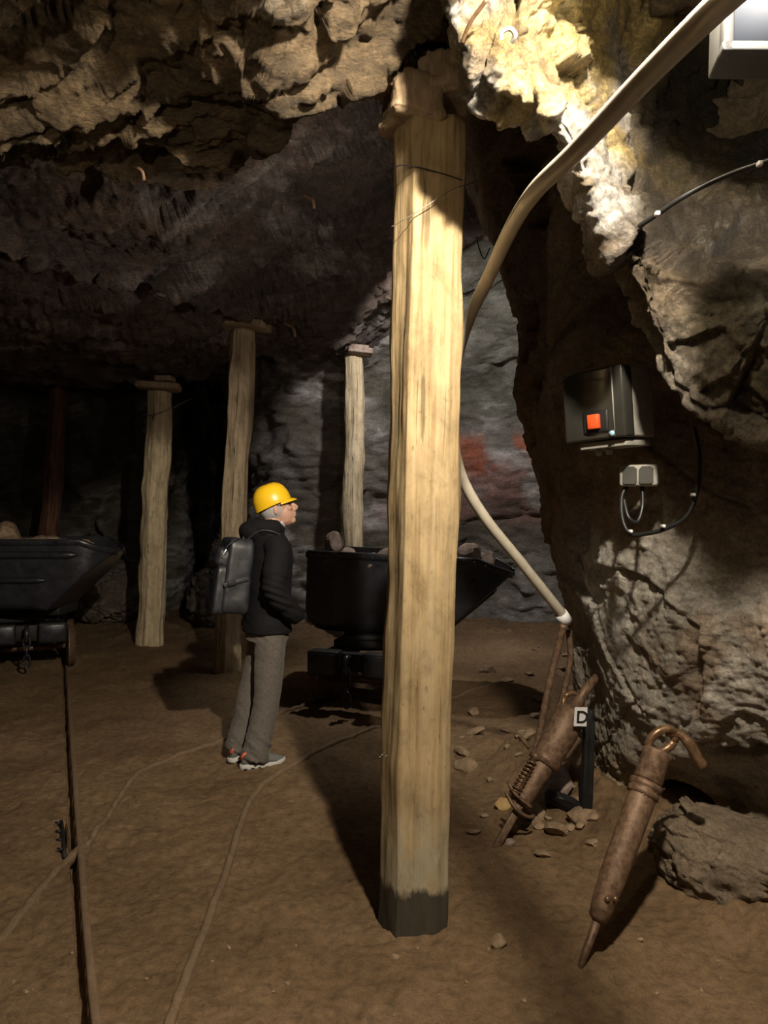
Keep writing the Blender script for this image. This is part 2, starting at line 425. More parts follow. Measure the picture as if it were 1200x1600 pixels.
net = [ccol(-900, 300, 3.05, 350, 3.25, 400, 3.05, 600, 3.3), ccol(-400, 280, 3.05, 340, 3.25, 395, 3.05, 600, 3.3),
       ccol(-100, 270, 3.05, 330, 3.3, 380, 3.05, 600, 3.3), ccol(0, 272, 3.05, 325, 3.3, 390, 3.05, 600, 3.3),
       ccol(100, 285, 3.05, 335, 3.3, 432, 3.05, 602, 3.3), ccol(200, 300, 3.08, 335, 3.3, 458, 3.1, 600, 3.3),
       ccol(300, 302, 3.1, 322, 3.35, 482, 3.2, 592, 3.32), ccol(380, 275, 3.12, 290, 3.5, 497, 3.35, 560, 3.45),
       ccol(440, 175, 3.15, 262, 3.65, 505, 3.45, 560, 3.52), ccol(520, 150, 3.2, 255, 3.8, 515, 3.5, 562, 3.6),
       ccol(600, 95, 3.3, 285, 4.0, 470, 3.9, 555, 3.75), ccol(680, 60, 3.4, 320, 4.4, 410, 4.5, 480, 4.6),
       ccol(780, 20, 3.5, 345, 4.7, 360, 5.0, 380, 5.2), ccol(900, 0, 3.5, 345, 4.7, 360, 5.0, 380, 5.2), ccol(1150, 0, 3.5, 345, 4.7, 360, 5.0, 380, 5.2)]
net = np.array(net).transpose(1, 0, 2)
cc = colfun((.21, .145, .078), (.15, .11, .065), (.40, .34, .26), .42, 3)
cc2 = colfun((.185, .13, .10), (.13, .10, .088), (.42, .37, .34), .3, 9)
def ceil_col(P, d):
    t = sst(P[:, 1]+.5*noise(P*1.1, 4), 3.5, 4.4)[:, None]
    c = cc(P, d)*(1-t)+cc2(P, d)*t
    return c
rd0 = rock_disp(.10, .15, .035, 1.0, 1.3, 3, .3)
def rd(P):
    W = .35*np.stack([noise(P*1.1, 71), noise(P*1.1, 72), noise(P*1.1, 73)], 1)
    Q = P+W; a = R(-14); u = Q[:, 0]*math.cos(a)+Q[:, 1]*math.sin(a); v = -Q[:, 0]*math.sin(a)+Q[:, 1]*math.cos(a)
    h = v*1.9+.35*noise(np.stack([u*1.1, v*3, Q[:, 2]], 1), 74)          # bedding planes stepping away from the viewer
    st = (h % 1.0); h2 = (v*5.3+u*.5+.5*noise(np.stack([u*2.5, v*6, Q[:, 2]*2], 1), 75)) % 1.0
    am = .6+.6*fbm(P*.9, 2, 76)
    K = np.stack([u*.75, v*1.5, Q[:, 2]*1.1], 1); w1, _ = facets(K*1.3, 77, .8); w2, e2 = facets(K*4, 78, .8); w3, _ = facets(K*11, 79, .7)
    return .08*fbm(P*.9, 3, 3)+.17*(st-.5)*am+.06*(h2-.5)*am+.10*w1+.055*w2+.022*w3+.018*fbm(P*14, 3, 80)
sheet('ceiling', net, 820, 600, lambda P: rd(P)-.02, ceil_col, M_ceil, (-1, 5, 1))

# back wall
def bcol(px, b, Yb):
    base = Yb
    return [at(px, 1010, base-.1), at(px, 972, base), at(px, 900, base-.15), at(px, 780, base-.3), at(px, 690, base-.5), at(px, 600, base-.7), at(px, 520, base-1.1),
            at(px, 430, base-1.7), at(px, 370, base-2.2), at(px, 300, base-2.8), at(px, 200, base-3.4)]
bw = [(-1200, 13), (-500, 13), (-100, 13.2), (60, 13.2), (200, 12.8), (280, 12.6), (310, 15), (345, 15.5), (375, 12.2), (420, 11.3), (500, 11), (600, 11.2), (720, 11.5), (790, 11.4), (840, 11.2), (900, 11), (1000, 10.5), (1300, 10)]
net = np.array([[list(p) for p in bcol(px, 0, Y)] for px, Y in bw]).transpose(1, 0, 2)
bcf = colfun((.15, .13, .105), (.22, .20, .18), (.52, .50, .49), .3, 21)
def back_col(P, d):
    c = bcf(P, d)
    px = 600+F*P[:, 0]/P[:, 1]; z = P[:, 2]
    right = sst(P[:, 0], -.5, .6)
    nz = fbm(P*1.6, 4, 71)
    pink = (sst(nz, -.25, .25)*sst(z, 1.3, 1.6)*(1-sst(z, 2.2, 2.5))*right)[:, None]
    c = c*(1-.7*pink)+np.array((.30, .15, .13))*.7*pink
    red = (sst(fbm(P*1.8, 4, 75)+.25, 0, .3)*sst(z, 2.05, 2.2)*(1-sst(z, 2.55, 2.8))*sst(P[:, 0]+.6*(z-2.1), .9, 1.5))[:, None]
    c = c*(1-.85*red)+np.array((.42, .12, .06))*.85*red
    gr = (sst(z, 2.7, 3.1)*right)[:, None]
    c = c*(1-gr*.5)+np.array((.14, .15, .11))*gr*.5
    lo = ((1-sst(z, .9, 1.3))*right)[:, None]
    c = c*(1-lo*.6)+np.array((.27, .25, .22))*lo*.6
    far = sst(-P[:, 0], 2.5, 3.5)[:, None]  # painted shade: rock colour darkened toward the far left
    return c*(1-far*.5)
rdb = rock_disp(.22, .11, .02, .8, 2.0, 40, .15)
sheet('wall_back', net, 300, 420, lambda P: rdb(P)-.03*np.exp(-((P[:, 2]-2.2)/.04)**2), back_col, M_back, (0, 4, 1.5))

# right wall, the recess with the switch box and the crusted face below it
def rr(py, L): return [list(at(px, py, Y)) for px, Y in L]
net = [rr(-150, [(640, 9), (660, 7), (690, 5), (800, 4.6), (900, 4.2), (1000, 3.9), (1100, 3.6), (1200, 3.4), (1500, 2.6), (2300, 1.2)]),
       rr(100, [(650, 9), (660, 7), (695, 5), (800, 4.5), (900, 4.1), (1000, 3.8), (1100, 3.5), (1200, 3.3), (1500, 2.4), (2300, 1.2)]),
       rr(300, [(745, 9), (742, 7), (738, 5.3), (800, 4.5), (900, 4.0), (1000, 3.7), (1100, 3.4), (1200, 3.2), (1500, 2.3), (2300, 1.15)]),
       rr(400, [(815, 9), (800, 7), (778, 5.3), (830, 4.4), (900, 3.9), (1000, 3.6), (1100, 3.35), (1200, 3.1), (1500, 2.25), (2300, 1.1)]),
       rr(500, [(860, 9), (840, 7), (806, 5.2), (842, 4.4), (900, 3.85), (1000, 3.5), (1100, 3.3), (1200, 3.0), (1500, 2.2), (2300, 1.1)]),
       rr(620, [(870, 8.5), (850, 6.8), (814, 5.1), (848, 4.3), (900, 3.75), (990, 3.42), (1100, 3.2), (1200, 2.95), (1500, 2.2), (2300, 1.1)]),
       rr(740, [(900, 8), (880, 6.6), (846, 5.0), (872, 4.25), (920, 3.7), (1000, 3.38), (1100, 3.1), (1200, 2.9), (1500, 2.2), (2300, 1.1)]),
       rr(860, [(910, 8), (890, 6.4), (860, 4.85), (884, 4.2), (930, 3.7), (1010, 3.35), (1100, 3.1), (1200, 2.9), (1500, 2.2), (2300, 1.1)]),
       rr(960, [(935, 8), (915, 6.2), (890, 4.7), (903, 4.25), (940, 3.75), (1010, 3.4), (1100, 3.12), (1200, 2.9), (1500, 2.15), (2300, 1.1)]),
       rr(1080, [(950, 7.5), (930, 6), (909, 4.65), (918, 4.25), (950, 3.85), (1010, 3.5), (1100, 3.2), (1200, 2.95), (1500, 2.15), (2300, 1.1)]),
       rr(1170, [(955, 7.5), (935, 6), (915, 4.6), (926, 4.3), (955, 4.0), (1010, 3.72), (1090, 3.4), (1200, 3.05), (1500, 2.15), (2300, 1.1)]),
       rr(1240, [(955, 7.5), (935, 6), (916, 4.6), (930, 4.35), (965, 4.1), (1020, 3.9), (1100, 3.65), (1200, 3.3), (1500, 2.3), (2300, 1.15)]),
       rr(1330, [(955, 7.0), (930, 5.6), (915, 4.5), (930, 4.3), (970, 4.1), (1040, 3.9), (1110, 3.65), (1200, 3.3), (1500, 2.3), (2300, 1.15)]),
       rr(1480, [(955, 6.5), (930, 5.4), (915, 4.4), (940, 4.2), (980, 4.0), (1050, 3.8), (1120, 3.6), (1200, 3.2), (1500, 2.3), (2300, 1.15)])]
wcf = colfun((.50, .45, .38), (.64, .59, .52), (.80, .77, .72), .1, 91)
def wr_col(P, d):
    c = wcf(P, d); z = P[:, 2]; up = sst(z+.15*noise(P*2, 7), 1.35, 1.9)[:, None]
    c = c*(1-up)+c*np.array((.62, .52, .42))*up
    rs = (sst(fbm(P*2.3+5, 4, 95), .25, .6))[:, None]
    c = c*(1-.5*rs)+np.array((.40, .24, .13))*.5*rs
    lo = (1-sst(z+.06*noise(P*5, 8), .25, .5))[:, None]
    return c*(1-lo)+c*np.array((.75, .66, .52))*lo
def wr_disp(P):
    v2, e2 = facets(P*np.array((4, 4, 4)), 103, .7); v1, e1 = facets(P*1.7+.3*noise(P*2, 12)[:, None], 104, .8)
    cr = fbm(P*16, 4, 105)
    ed = sst(4.2+.0*P[:, 0]-P[:, 1], -1, .3)
    u = np.abs(fbm(P*2.1, 3, 131)); hole = .14*sst(fbm(P*np.array((1.5, 1.5, 1.9))+3, 4, 133), .50, .62)
    return .05*fbm(P*1.3, 3, 101)+.036*v1+.014*v2+.010*cr+.010*np.abs(noise(P*30, 107))+.008*noise(P*60, 108)-.03*(1-sst(e1, 0, .02))*sst(noise(P*1.2, 9), 0, .3)-hole
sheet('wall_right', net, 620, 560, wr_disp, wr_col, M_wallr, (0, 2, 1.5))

# overhanging rock nose in the upper right, lamp hangs next to it
E = [((640, -330), 2.3), ((665, -180), 2.35), ((688, -60), 2.42), ((712, 30), 2.42), ((752, 115), 2.42), ((812, 160), 2.42), ((868, 215), 2.45), ((900, 290), 2.52), ((958, 400), 2.6), ((1008, 520), 2.65),
     ((1050, 605), 2.7), ((1110, 662), 2.7), ((1200, 690), 2.6), ((1400, 720), 2.1), ((1900, 760), 1.5)]
net = []
for i, ((x, y), Y) in enumerate(E):
    a = E[max(i-1, 0)][0]; b = E[min(i+1, len(E)-1)][0]
    tx, ty = b[0]-a[0], b[1]-a[1]; L = math.hypot(tx, ty); nx, ny = ty/L, -tx/L          # to the upper right of the edge
    row = []
    hol = {4: .15, 5: .5, 6: 1.1, 7: 1.4, 8: .9, 9: .2}.get(i, 0)
    for off, dY in ((260, 1.7), (150, 1.0), (50, .42), (0, 0), (45, -.10), (130, -.16+hol*.40), (240, -.22+hol*.75), (400, -.34+hol*.8), (700, -.7+hol*.5)):
        row.append(list(at(x+nx*off*.9, y+ny*off, Y+dY)))
    net.append(row)
ncf = colfun((.30, .24, .16), (.46, .40, .33), (.66, .63, .60), .2, 111)
def nose_col(P, d):
    c = ncf(P, d)
    och = (sst(P[:, 2], 2.65, 2.85)*sst(fbm(P*3, 4, 115), -.4, .1))[:, None]
    c = c*(1-.8*och)+np.array((.62, .45, .15))*.8*och
    br = sst(fbm(P*1.7+3, 3, 119), .15, .45)[:, None]
    c = c*(1-.55*br)+np.array((.16, .11, .07))*.55*br
    dk = (sst(P[:, 2]+.25*noise(P*2.4, 118), 2.40, 2.58)*sst(P[:, 0]-.30*(P[:, 2]-2.6), .80, .92))[:, None]     # shade of the hollow right of the hose, painted into the rock colour
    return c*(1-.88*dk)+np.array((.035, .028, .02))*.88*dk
def nose_disp(P):
    v1, e1 = facets(P*np.array((2.6, 2.6, 2.2)), 121, .9); v2, e2 = facets(P*7, 122, .8)
    return .05*fbm(P*1.6, 3, 120)+.08*v1+.03*v2+.016*fbm(P*18, 4, 123)+.014*np.abs(noise(P*34, 124))-.03*(1-sst(e1, 0, .04))
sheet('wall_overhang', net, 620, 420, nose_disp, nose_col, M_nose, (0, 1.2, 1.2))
# left side of the cave and the part behind the camera
net = [[list((x, y, z)) for (x, y) in ((-3.2, -2.5), (-5, 0), (-5.6, 3), (-6.5, 6), (-8, 9), (-9.5, 12.5))] for z in (-.3, .8, 1.8, 2.8, 3.8)]
sheet('wall_left', net, 100, 200, rock_disp(.2, .25, .03, 1, 2, 60), cc, M_ceil, (0, 4, 1.5))

# ------------------------------------------------------------------ timber posts
def post(name_label, base, top, poly, mat, group, seed=0, wob=.008, top_scale=1.0, taper=None, knots=()):
    base, top = Vector(base), Vector(top); H = (top-base).length
    n = 160; m = 112; pl = np.array(poly+[poly[0]]); seg = np.linalg.norm(np.diff(pl, axis=0), axis=1); cum = np.concatenate([[0], np.cumsum(seg)])
    t = np.linspace(0, cum[-1], m, endpoint=False)
    q = np.stack([np.interp(t, cum, pl[:, 0]), np.interp(t, cum, pl[:, 1])], 1)
    qs = q
    zz = np.linspace(-.12, H, n); V = []
    for z in zz:
        k = 1+(top_scale-1)*max(z, 0)/H
        V.append(np.concatenate([qs*k, np.full((m, 1), z)], 1))
    V = np.array(V).reshape(-1, 3)
    rad = V[:, :2]/np.linalg.norm(V[:, :2], axis=1, keepdims=True)
    d = wob*fbm(V*np.array((3, 3, 1.6)), 3, seed)*2+wob*.6*fbm(V*np.array((14, 14, 2.2)), 3, seed+3)
    d += wob*.25*noise(V*np.array((60, 60, 5)), seed+5)
    V[:, :2] += rad*d[:, None]
    V[:, 0] += wob*1.6*noise(np.stack([V[:, 2]*.9, V[:, 2]*0, V[:, 2]*0+seed], 1), 8)*sst(V[:, 2], 0, .8)
    fc = grid_faces(n, m, True)
    me = mesh_np('post', V, fc)
    bm = bmesh.new(); bm.from_mesh(me); bm.verts.ensure_lookup_table()
    bm.faces.new([bm.verts[(n-1)*m+k] for k in range(m)]); bpy.data.meshes.remove(me)
    root = thing('timber_post', name_label, 'post', base, 0, group)
    root.rotation_euler = Vector((0, 0, 1)).rotation_difference(top-base).to_euler()
    obj('timber', bm, mat, root)
    return root
def rnd_poly(r, n=9, seed=1, e=.12):
    rs = random.Random(seed); return [(r*(1+rs.uniform(-e, e))*math.cos(2*math.pi*k/n), r*(1+rs.uniform(-e, e))*math.sin(2*math.pi*k/n)) for k in range(n)]
G_P = 'timber roof props'
mp = post('tall hewn squared post in the foreground, pale yellow wood with a dark damp foot', (.112, 3.035, 0), (.182, 3.02, 3.10),
     [(-.066, -.136), (.082, -.130), (.130, -.088), (.136, .0), (.125, .10), (.03, .135), (-.09, .13), (-.138, .04), (-.134, -.02)], M_post, G_P, 3, .008)
def chunk(name, c, s, mat, parent=None, rot=(0, 0, 0), seed=0, amp=.15, sub=4, stretch=2.0):
    bm = bmesh.new(); bmesh.ops.create_cube(bm, size=1)
    bmesh.ops.bevel(bm, geom=bm.edges[:], offset=.09, segments=1, affect='EDGES')
    bmesh.ops.subdivide_edges(bm, edges=bm.edges[:], cuts=sub, use_grid_fill=True)
    bmesh.ops.triangulate(bm, faces=[f for f in bm.faces if len(f.verts) > 4])
    M = Matrix.Translation(Vector(c)) @ Euler([R(a) for a in rot]).to_matrix().to_4x4() @ Matrix.Diagonal((*s, 1))
    P = np.array([v.co[:] for v in bm.verts]); Q = P*stretch+seed*7.7
    v, e = facets(Q, seed, .8); d = amp*v+amp*.5*fbm(Q*2, 3, seed)
    P = P*(1+d[:, None])
    for vv, p in zip(bm.verts, P): vv.co = p
    bmesh.ops.transform(bm, matrix=M, verts=bm.verts[:])
    return obj(name, bm, mat, parent, True)
prop(chunk('wedge_block', (.115, 2.98, 3.17), (.20, .24, .17), M_cap, None, (0, 8, 15), 5, .16, 6), 'rough wooden wedge block sitting on top of the foreground post', 'wedge', 'wedges on the roof props')
prop(chunk('wedge_block', (.03, 2.99, 3.29), (.17, .22, .12), M_cap, None, (0, 28, -10), 9, .16, 6), 'pale split wedge sticking out left above the foreground post block', 'wedge', 'wedges on the roof props')
prop(chunk('wedge_block', (.23, 3.0, 3.27), (.20, .24, .16), M_cap, None, (0, -6, 0), 11, .16, 6), 'dark upper wedge in shadow above the foreground post', 'wedge', 'wedges on the roof props')

post('thick grey brown timber prop directly behind the person in the yellow helmet', gnd(355, 1050), at(381, 516, 7.68), rnd_poly(.135, 8, 3, .07), M_post2, G_P, 13, .012, .95)
post('pale peeled log prop between the left mine cart and the person', gnd(233, 1008), at(249, 612, 9.23), rnd_poly(.155, 12, 5, .06), M_post3, G_P, 23, .016, .92)
post('slim grey log prop rising behind the right tub cart', (-.385, 9.5, 0), at(554, 556, 9.5), rnd_poly(.135, 12, 8, .06), M_post3, G_P, 33, .014, .92)
post('dark reddish brown log prop far back above the left tub cart', (-4.98, 11.3, 0), at(92, 600, 11.3), rnd_poly(.14, 12, 9, .08), M_post4, G_P, 43, .016, .95)
def plank(c, s, rot, lab, seed=1, mat=M_cap):
    o = chunk('cap_plank', c, s, mat, None, rot, seed, .035, 3); return prop(o, lab, 'plank', 'planks on the roof props')
plank(at(364, 507, 7.6), (.32, .34, .075), (0, 3, 12), 'darker lower plank on the thick prop behind the person, sticking out left', 3)
plank(at(386, 506, 7.56), (.44, .30, .085), (0, 9, -8), 'pale upper plank lying across the thick prop behind the person', 6)
plank(at(248, 604, 9.15), (.50, .34, .08), (0, 3, 5), 'wide plank capping the pale peeled log prop left of the person', 8)
plank(at(258, 593, 9.2), (.20, .26, .07), (0, 0, 0), 'small wood block on the plank above the pale peeled log prop', 9)
plank(at(562, 550, 9.4), (.30, .30, .07), (0, 4, 8), 'flat cap stone on the slim prop behind the right tub cart', 12, M_stone)
plank(at(557, 544, 9.4), (.24, .26, .05), (0, -2, 30), 'thin upper slab on the slim prop behind the right tub cart', 15, M_stone)
# staple teeth and nail marks on the post
for i, (px, py) in enumerate(((601, 1178), (607, 1180), (598, 1181))):
    p = at(px, py, 2.90); o = obj('nail', tb([p, p+Vector((-.012, -.028, .004))], .003, 6), M_wire)
    prop(o, 'small bent nail driven into the shaded left face of the foreground post', 'nail', 'nails in the foreground post')

# ------------------------------------------------------------------ wires, pipe, cables
def wire(name, pts, r, mat, label, cat, seg=8, n=10, group=None):
    return prop(obj(name, tb(spline(pts, n), r, seg), mat), label, cat, group)
wire('wire', [at(614, 262, 2.90), at(635, 258, 2.87), at(680, 268, 2.87), at(718, 280, 2.90), at(724, 284, 3.0)], .0022, M_cable, 'dark wire loop tied tightly around the top of the foreground post', 'wire')
wire('wire', [at(611, 355, 2.90), at(650, 332, 2.86), at(705, 297, 2.87), at(740, 285, 2.95), at(785, 262, 3.1), at(800, 240, 3.4)], .0018, M_wire, 'thin pale wire crossing the foreground post diagonally up to the right', 'wire')
wire('wire', [at(222, 648, 9.0), at(240, 648, 8.98), at(268, 638, 9.0), at(288, 628, 9.2), at(300, 622, 9.6)], .006, M_wire, 'thin wire at the top of the pale peeled log prop left of the person', 'wire')
hp = [at(1180, -45, 1.2), at(1100, 30, 1.4), at(1000, 130, 1.65), at(900, 236, 1.95), at(835, 300, 2.25), at(797, 360, 2.6), at(765, 430, 2.9), at(732, 500, 3.2), at(712, 570, 3.35),
      at(706, 650, 3.45), at(718, 735, 3.55), at(755, 805, 3.65), at(815, 880, 3.8), at(882, 964, 4.0)]
hose = thing('air_hose', 'pale grey air hose sweeping from the upper right behind the foreground post', 'hose', (0, 0, 0))
obj('pipe', tb(spline(hp, 10), .0255, 16), M_hose, hose)
obj('end_collar', tb([at(876, 958, 3.99), at(886, 972, 4.01)], [.034, .034], 14), M_white, hose)
wire('cable', [at(950, 385, 2.58), at(985, 362, 2.5), at(1022, 338, 2.42), at(1060, 312, 2.36), at(1100, 290, 2.32), at(1150, 268, 2.27), at(1215, 246, 2.2), at(1300, 215, 2.1)], .0085, M_cable, 'black cable running up right across the overhanging rock', 'cable')
for px, py, Y, wd in ((1027, 334, 2.37, 'lower left'), (1187, 256, 2.2, 'upper right')):
    prop(obj('cable_clip', bx(at(px, py, Y), (.014, .02, .014), None, .003), M_white), 'small white clip on the rock cable, the %s one of the two' % wd, 'clip')
wire('cable', [at(1084, 668, 2.95), at(1092, 710, 2.93), at(1090, 760, 2.93), at(1074, 805, 2.93), at(1040, 826, 2.97), at(1008, 834, 3.02), at(985, 834, 3.06), at(973, 812, 3.1), at(972, 775, 3.15), at(985, 752, 3.17)], .0095, M_cable, 'thick black cable hanging in a wide loop below the grey socket', 'cable')
wire('cable', [at(1003, 758, 3.14), at(1004, 790, 3.12), at(996, 815, 3.1), at(982, 808, 3.1), at(975, 780, 3.14)], .009, M_cable, 'short inner black cable loop directly under the grey socket', 'cable')
for i, (px, py, Y) in enumerate(((985, 830, 3.03), (1036, 822, 2.95), (1083, 773, 2.91))):
    prop(obj('cable_clip', bx(at(px, py, Y), (.012, .03, .012), None, .003), M_white), 'small white clip on the black cable loop below the socket, %s' % ('leftmost', 'middle one', 'rightmost')[i], 'clip')
# hook and roof bolt near the lamp
hk = [at(783, 62, 2.2), at(785, 50, 2.19), at(797, 45, 2.18), at(805, 54, 2.18), at(800, 66, 2.2)]
wire('hook', hk, .007, M_boxg, 'pale open ring hook in the lit rock at the top', 'hook')
wire('rock_bolt', [at(760, 0, 2.2), at(735, 35, 2.25), at(722, 66, 2.3)], .006, M_rust2, 'thin rusty rod sticking out of the rock at the top centre', 'rod')
wire('wire', [at(745, 372, 5.0), at(750, 392, 4.95), at(757, 404, 4.95), at(765, 388, 5.0)], .004, M_cable, 'bent wire end hanging between the post and the hose', 'wire')
# rusty anchors in the ceiling
for i, (px, py, Y, lb) in enumerate(((222, 268, 3.35, 'small rusty anchor hook in the brown ceiling near its front lip'), (488, 312, 4.7, 'rusty anchor stub in the ceiling left of the post'), (458, 513, 7.2, 'rusty bolt in the ceiling right of the thick prop'))):
    s = Y/3.3
    wire('anchor', [at(px-14, py-8, Y), at(px, py, Y-.03), at(px+3, py+14, Y-.02)], .008*s, M_rust, lb, 'anchor')
    
# white framed box in the top right corner
lb = thing('wall_lantern', 'pale framed box with blue grey glass hanging in the upper right corner', 'lamp box', at(1224, 8, 1.75))
lb.rotation_euler = Euler((R(-8), R(4), R(-6)))
obj('housing', bx((0, .06, .02), (.26, .10, .25), None, .006), M_frame, lb)
for c, s in (((0, 0, -.112), (.27, .03, .024)), ((0, 0, .125), (.27, .03, .024)), ((-.122, 0, 0), (.024, .03, .25)), ((.122, 0, 0), (.024, .03, .25))):
    obj('frame', bx(c, s, None, .004), M_frame, lb)
obj('glass', bx((0, .005, .01), (.22, .006, .20)), M_panel, lb)
# the bulb socket that holds the main lamp, above the picture
ls = thing('hanging_lamp', 'bare lamp socket hanging above the foreground post', 'lamp', LAMP)
obj('socket', tb([(0, 0, .06), (0, 0, .09), (0, 0, .15)], [.03, .035, .02], 14), M_blackm, ls)
obj('cord', tb([(0, 0, .14), (0, 0, .35)], .004, 6), M_cable, ls)

# ------------------------------------------------------------------ switch box and socket
sb = thing('switch_box', 'large dark switch box with a red switch on the recessed rock wall', 'switch box', at(945, 636, 3.1))
sb.scale = (.82, .82, .82)
sb.rotation_euler = Euler((R(3), R(-2), R(-50)))
# local: x across the front (front faces -y)
obj('enclosure', bx((-.02, .10, .01), (.34, .19, .34), None, .012, 3), M_boxg, sb)
obj('lid', bx((-.02, -.03, .01), (.345, .09, .345), None, .014, 3), M_boxd, sb)
obj('seam', bx((.098, -.078, .01), (.005, .006, .33)), M_boxg, sb)
sw = obj('switch', bx((-.005, -.092, -.075), (.062, .03, .072), None, .006), M_red, sb)
obj('switch_plate', bx((-.005, -.078, -.075), (.14, .012, .11), None, .008), M_blackm, sb)
bm = bmesh.new(); bmesh.ops.create_cone(bm, cap_ends=True, segments=20, radius1=.015, radius2=.012, depth=.012, matrix=Matrix.Translation((.085, -.082, -.14)) @ Matrix.Rotation(R(90), 4, 'X'))
obj('screw_cap', bm, M_blue, sb)
obj('mounting_rail', bx((.0, .07, -.185), (.26, .22, .035), None, .005), M_boxg, sb)
for x in (-.07, -.01):
    obj('cable_gland', tb([(x, .03, -.20), (x, .03, -.215), (x, .03, -.235)], [.018, .02, .012], 12), M_boxg, sb)
wire('cable', [at(876, 600, 3.15), at(885, 588, 3.1), at(905, 580, 3.0), at(928, 570, 2.97)], .004, M_cable, 'thin cord along the top edge of the dark switch box', 'cord')
sk = thing('wall_socket', 'small light grey double socket below the dark switch box', 'socket', at(998, 743, 3.12))
sk.rotation_euler = Euler((0, 0, R(-28)))
obj('housing', bx((0, .02, 0), (.150, .075, .088), None, .012, 3), M_boxg, sk)
for x in (-.032, .032):
    bm = bmesh.new(); pts = []
    for a, b in ((-.022, -.034), (.022, -.034), (.028, -.026), (.028, .026), (.016, .036), (-.016, .036), (-.028, .022), (-.028, -.026)): pts.append(bm.verts.new((x+a, -.0235, b)))
    f = bm.faces.new(pts); r = bmesh.ops.extrude_face_region(bm, geom=[f]); bmesh.ops.translate(bm, vec=(0, .01, 0), verts=[v for v in r['geom'] if isinstance(v, bmesh.types.BMVert)])
    obj('flap', bm, plain('dark_grey_flap', (.07, .07, .065), .35, 0, .1, 10, 0) if x < 0 else bpy.data.materials['dark_grey_flap'], sk, False)

# ------------------------------------------------------------------ rails
def rail(pl, label, h=.020, wd=.030, sink=.03, n=14):
    G = spline([gnd(*p) for p in pl], n); bm = bmesh.new(); rings = []
    for i, p in enumerate(G):
        a = G[max(i-1, 0)]; b = G[min(i+1, len(G)-1)]; d = (b-a); d.z = 0; d.normalize(); s = Vector((d.y, -d.x, 0))
        z = fz(p.x, p.y); w_ = wd/2
        ring = [(-w_, -sink), (-w_, h*.6), (-w_*.6, h), (w_*.6, h), (w_, h*.6), (w_, -sink)]
        rings.append([bm.verts.new(Vector((p.x, p.y, z+b_))+s*a_) for a_, b_ in ring])
    skin_rings(bm, rings)
    return prop(obj('rail', bm, M_railm, None, True), label, 'rail', 'mine rails sunk in the floor')
rail(R1, 'long straight rail with a dark groove beside it, running to the left tub cart', .014)
rail(R2, 'short faint rail entering from the left edge to the crossing', .012, .035)
rail(R3, 'curved rail starting at the crossing and passing behind the feet of the person', .022, .030)
rail(R4, 'long curved rail running from the bottom of the floor behind the foreground post', .020, .034)
a, b = gnd(99, 1283), gnd(105, 1338)
t = thing('rail_clamp', 'small dark toothed iron clamp sunk beside the rail crossing', 'clamp', (0, 0, 0))
obj('bar', tb([a+Vector((-.012, 0, -.005)), b+Vector((-.012, 0, -.005))], .011, 8), M_blackm, t)
for k in range(4):
    p = a.lerp(b, .12+.25*k)+Vector((-.02, 0, .008)); obj('tooth', tb([p, p+Vector((-.028, .006, .003))], [.010, .003], 6), M_blackm, t)

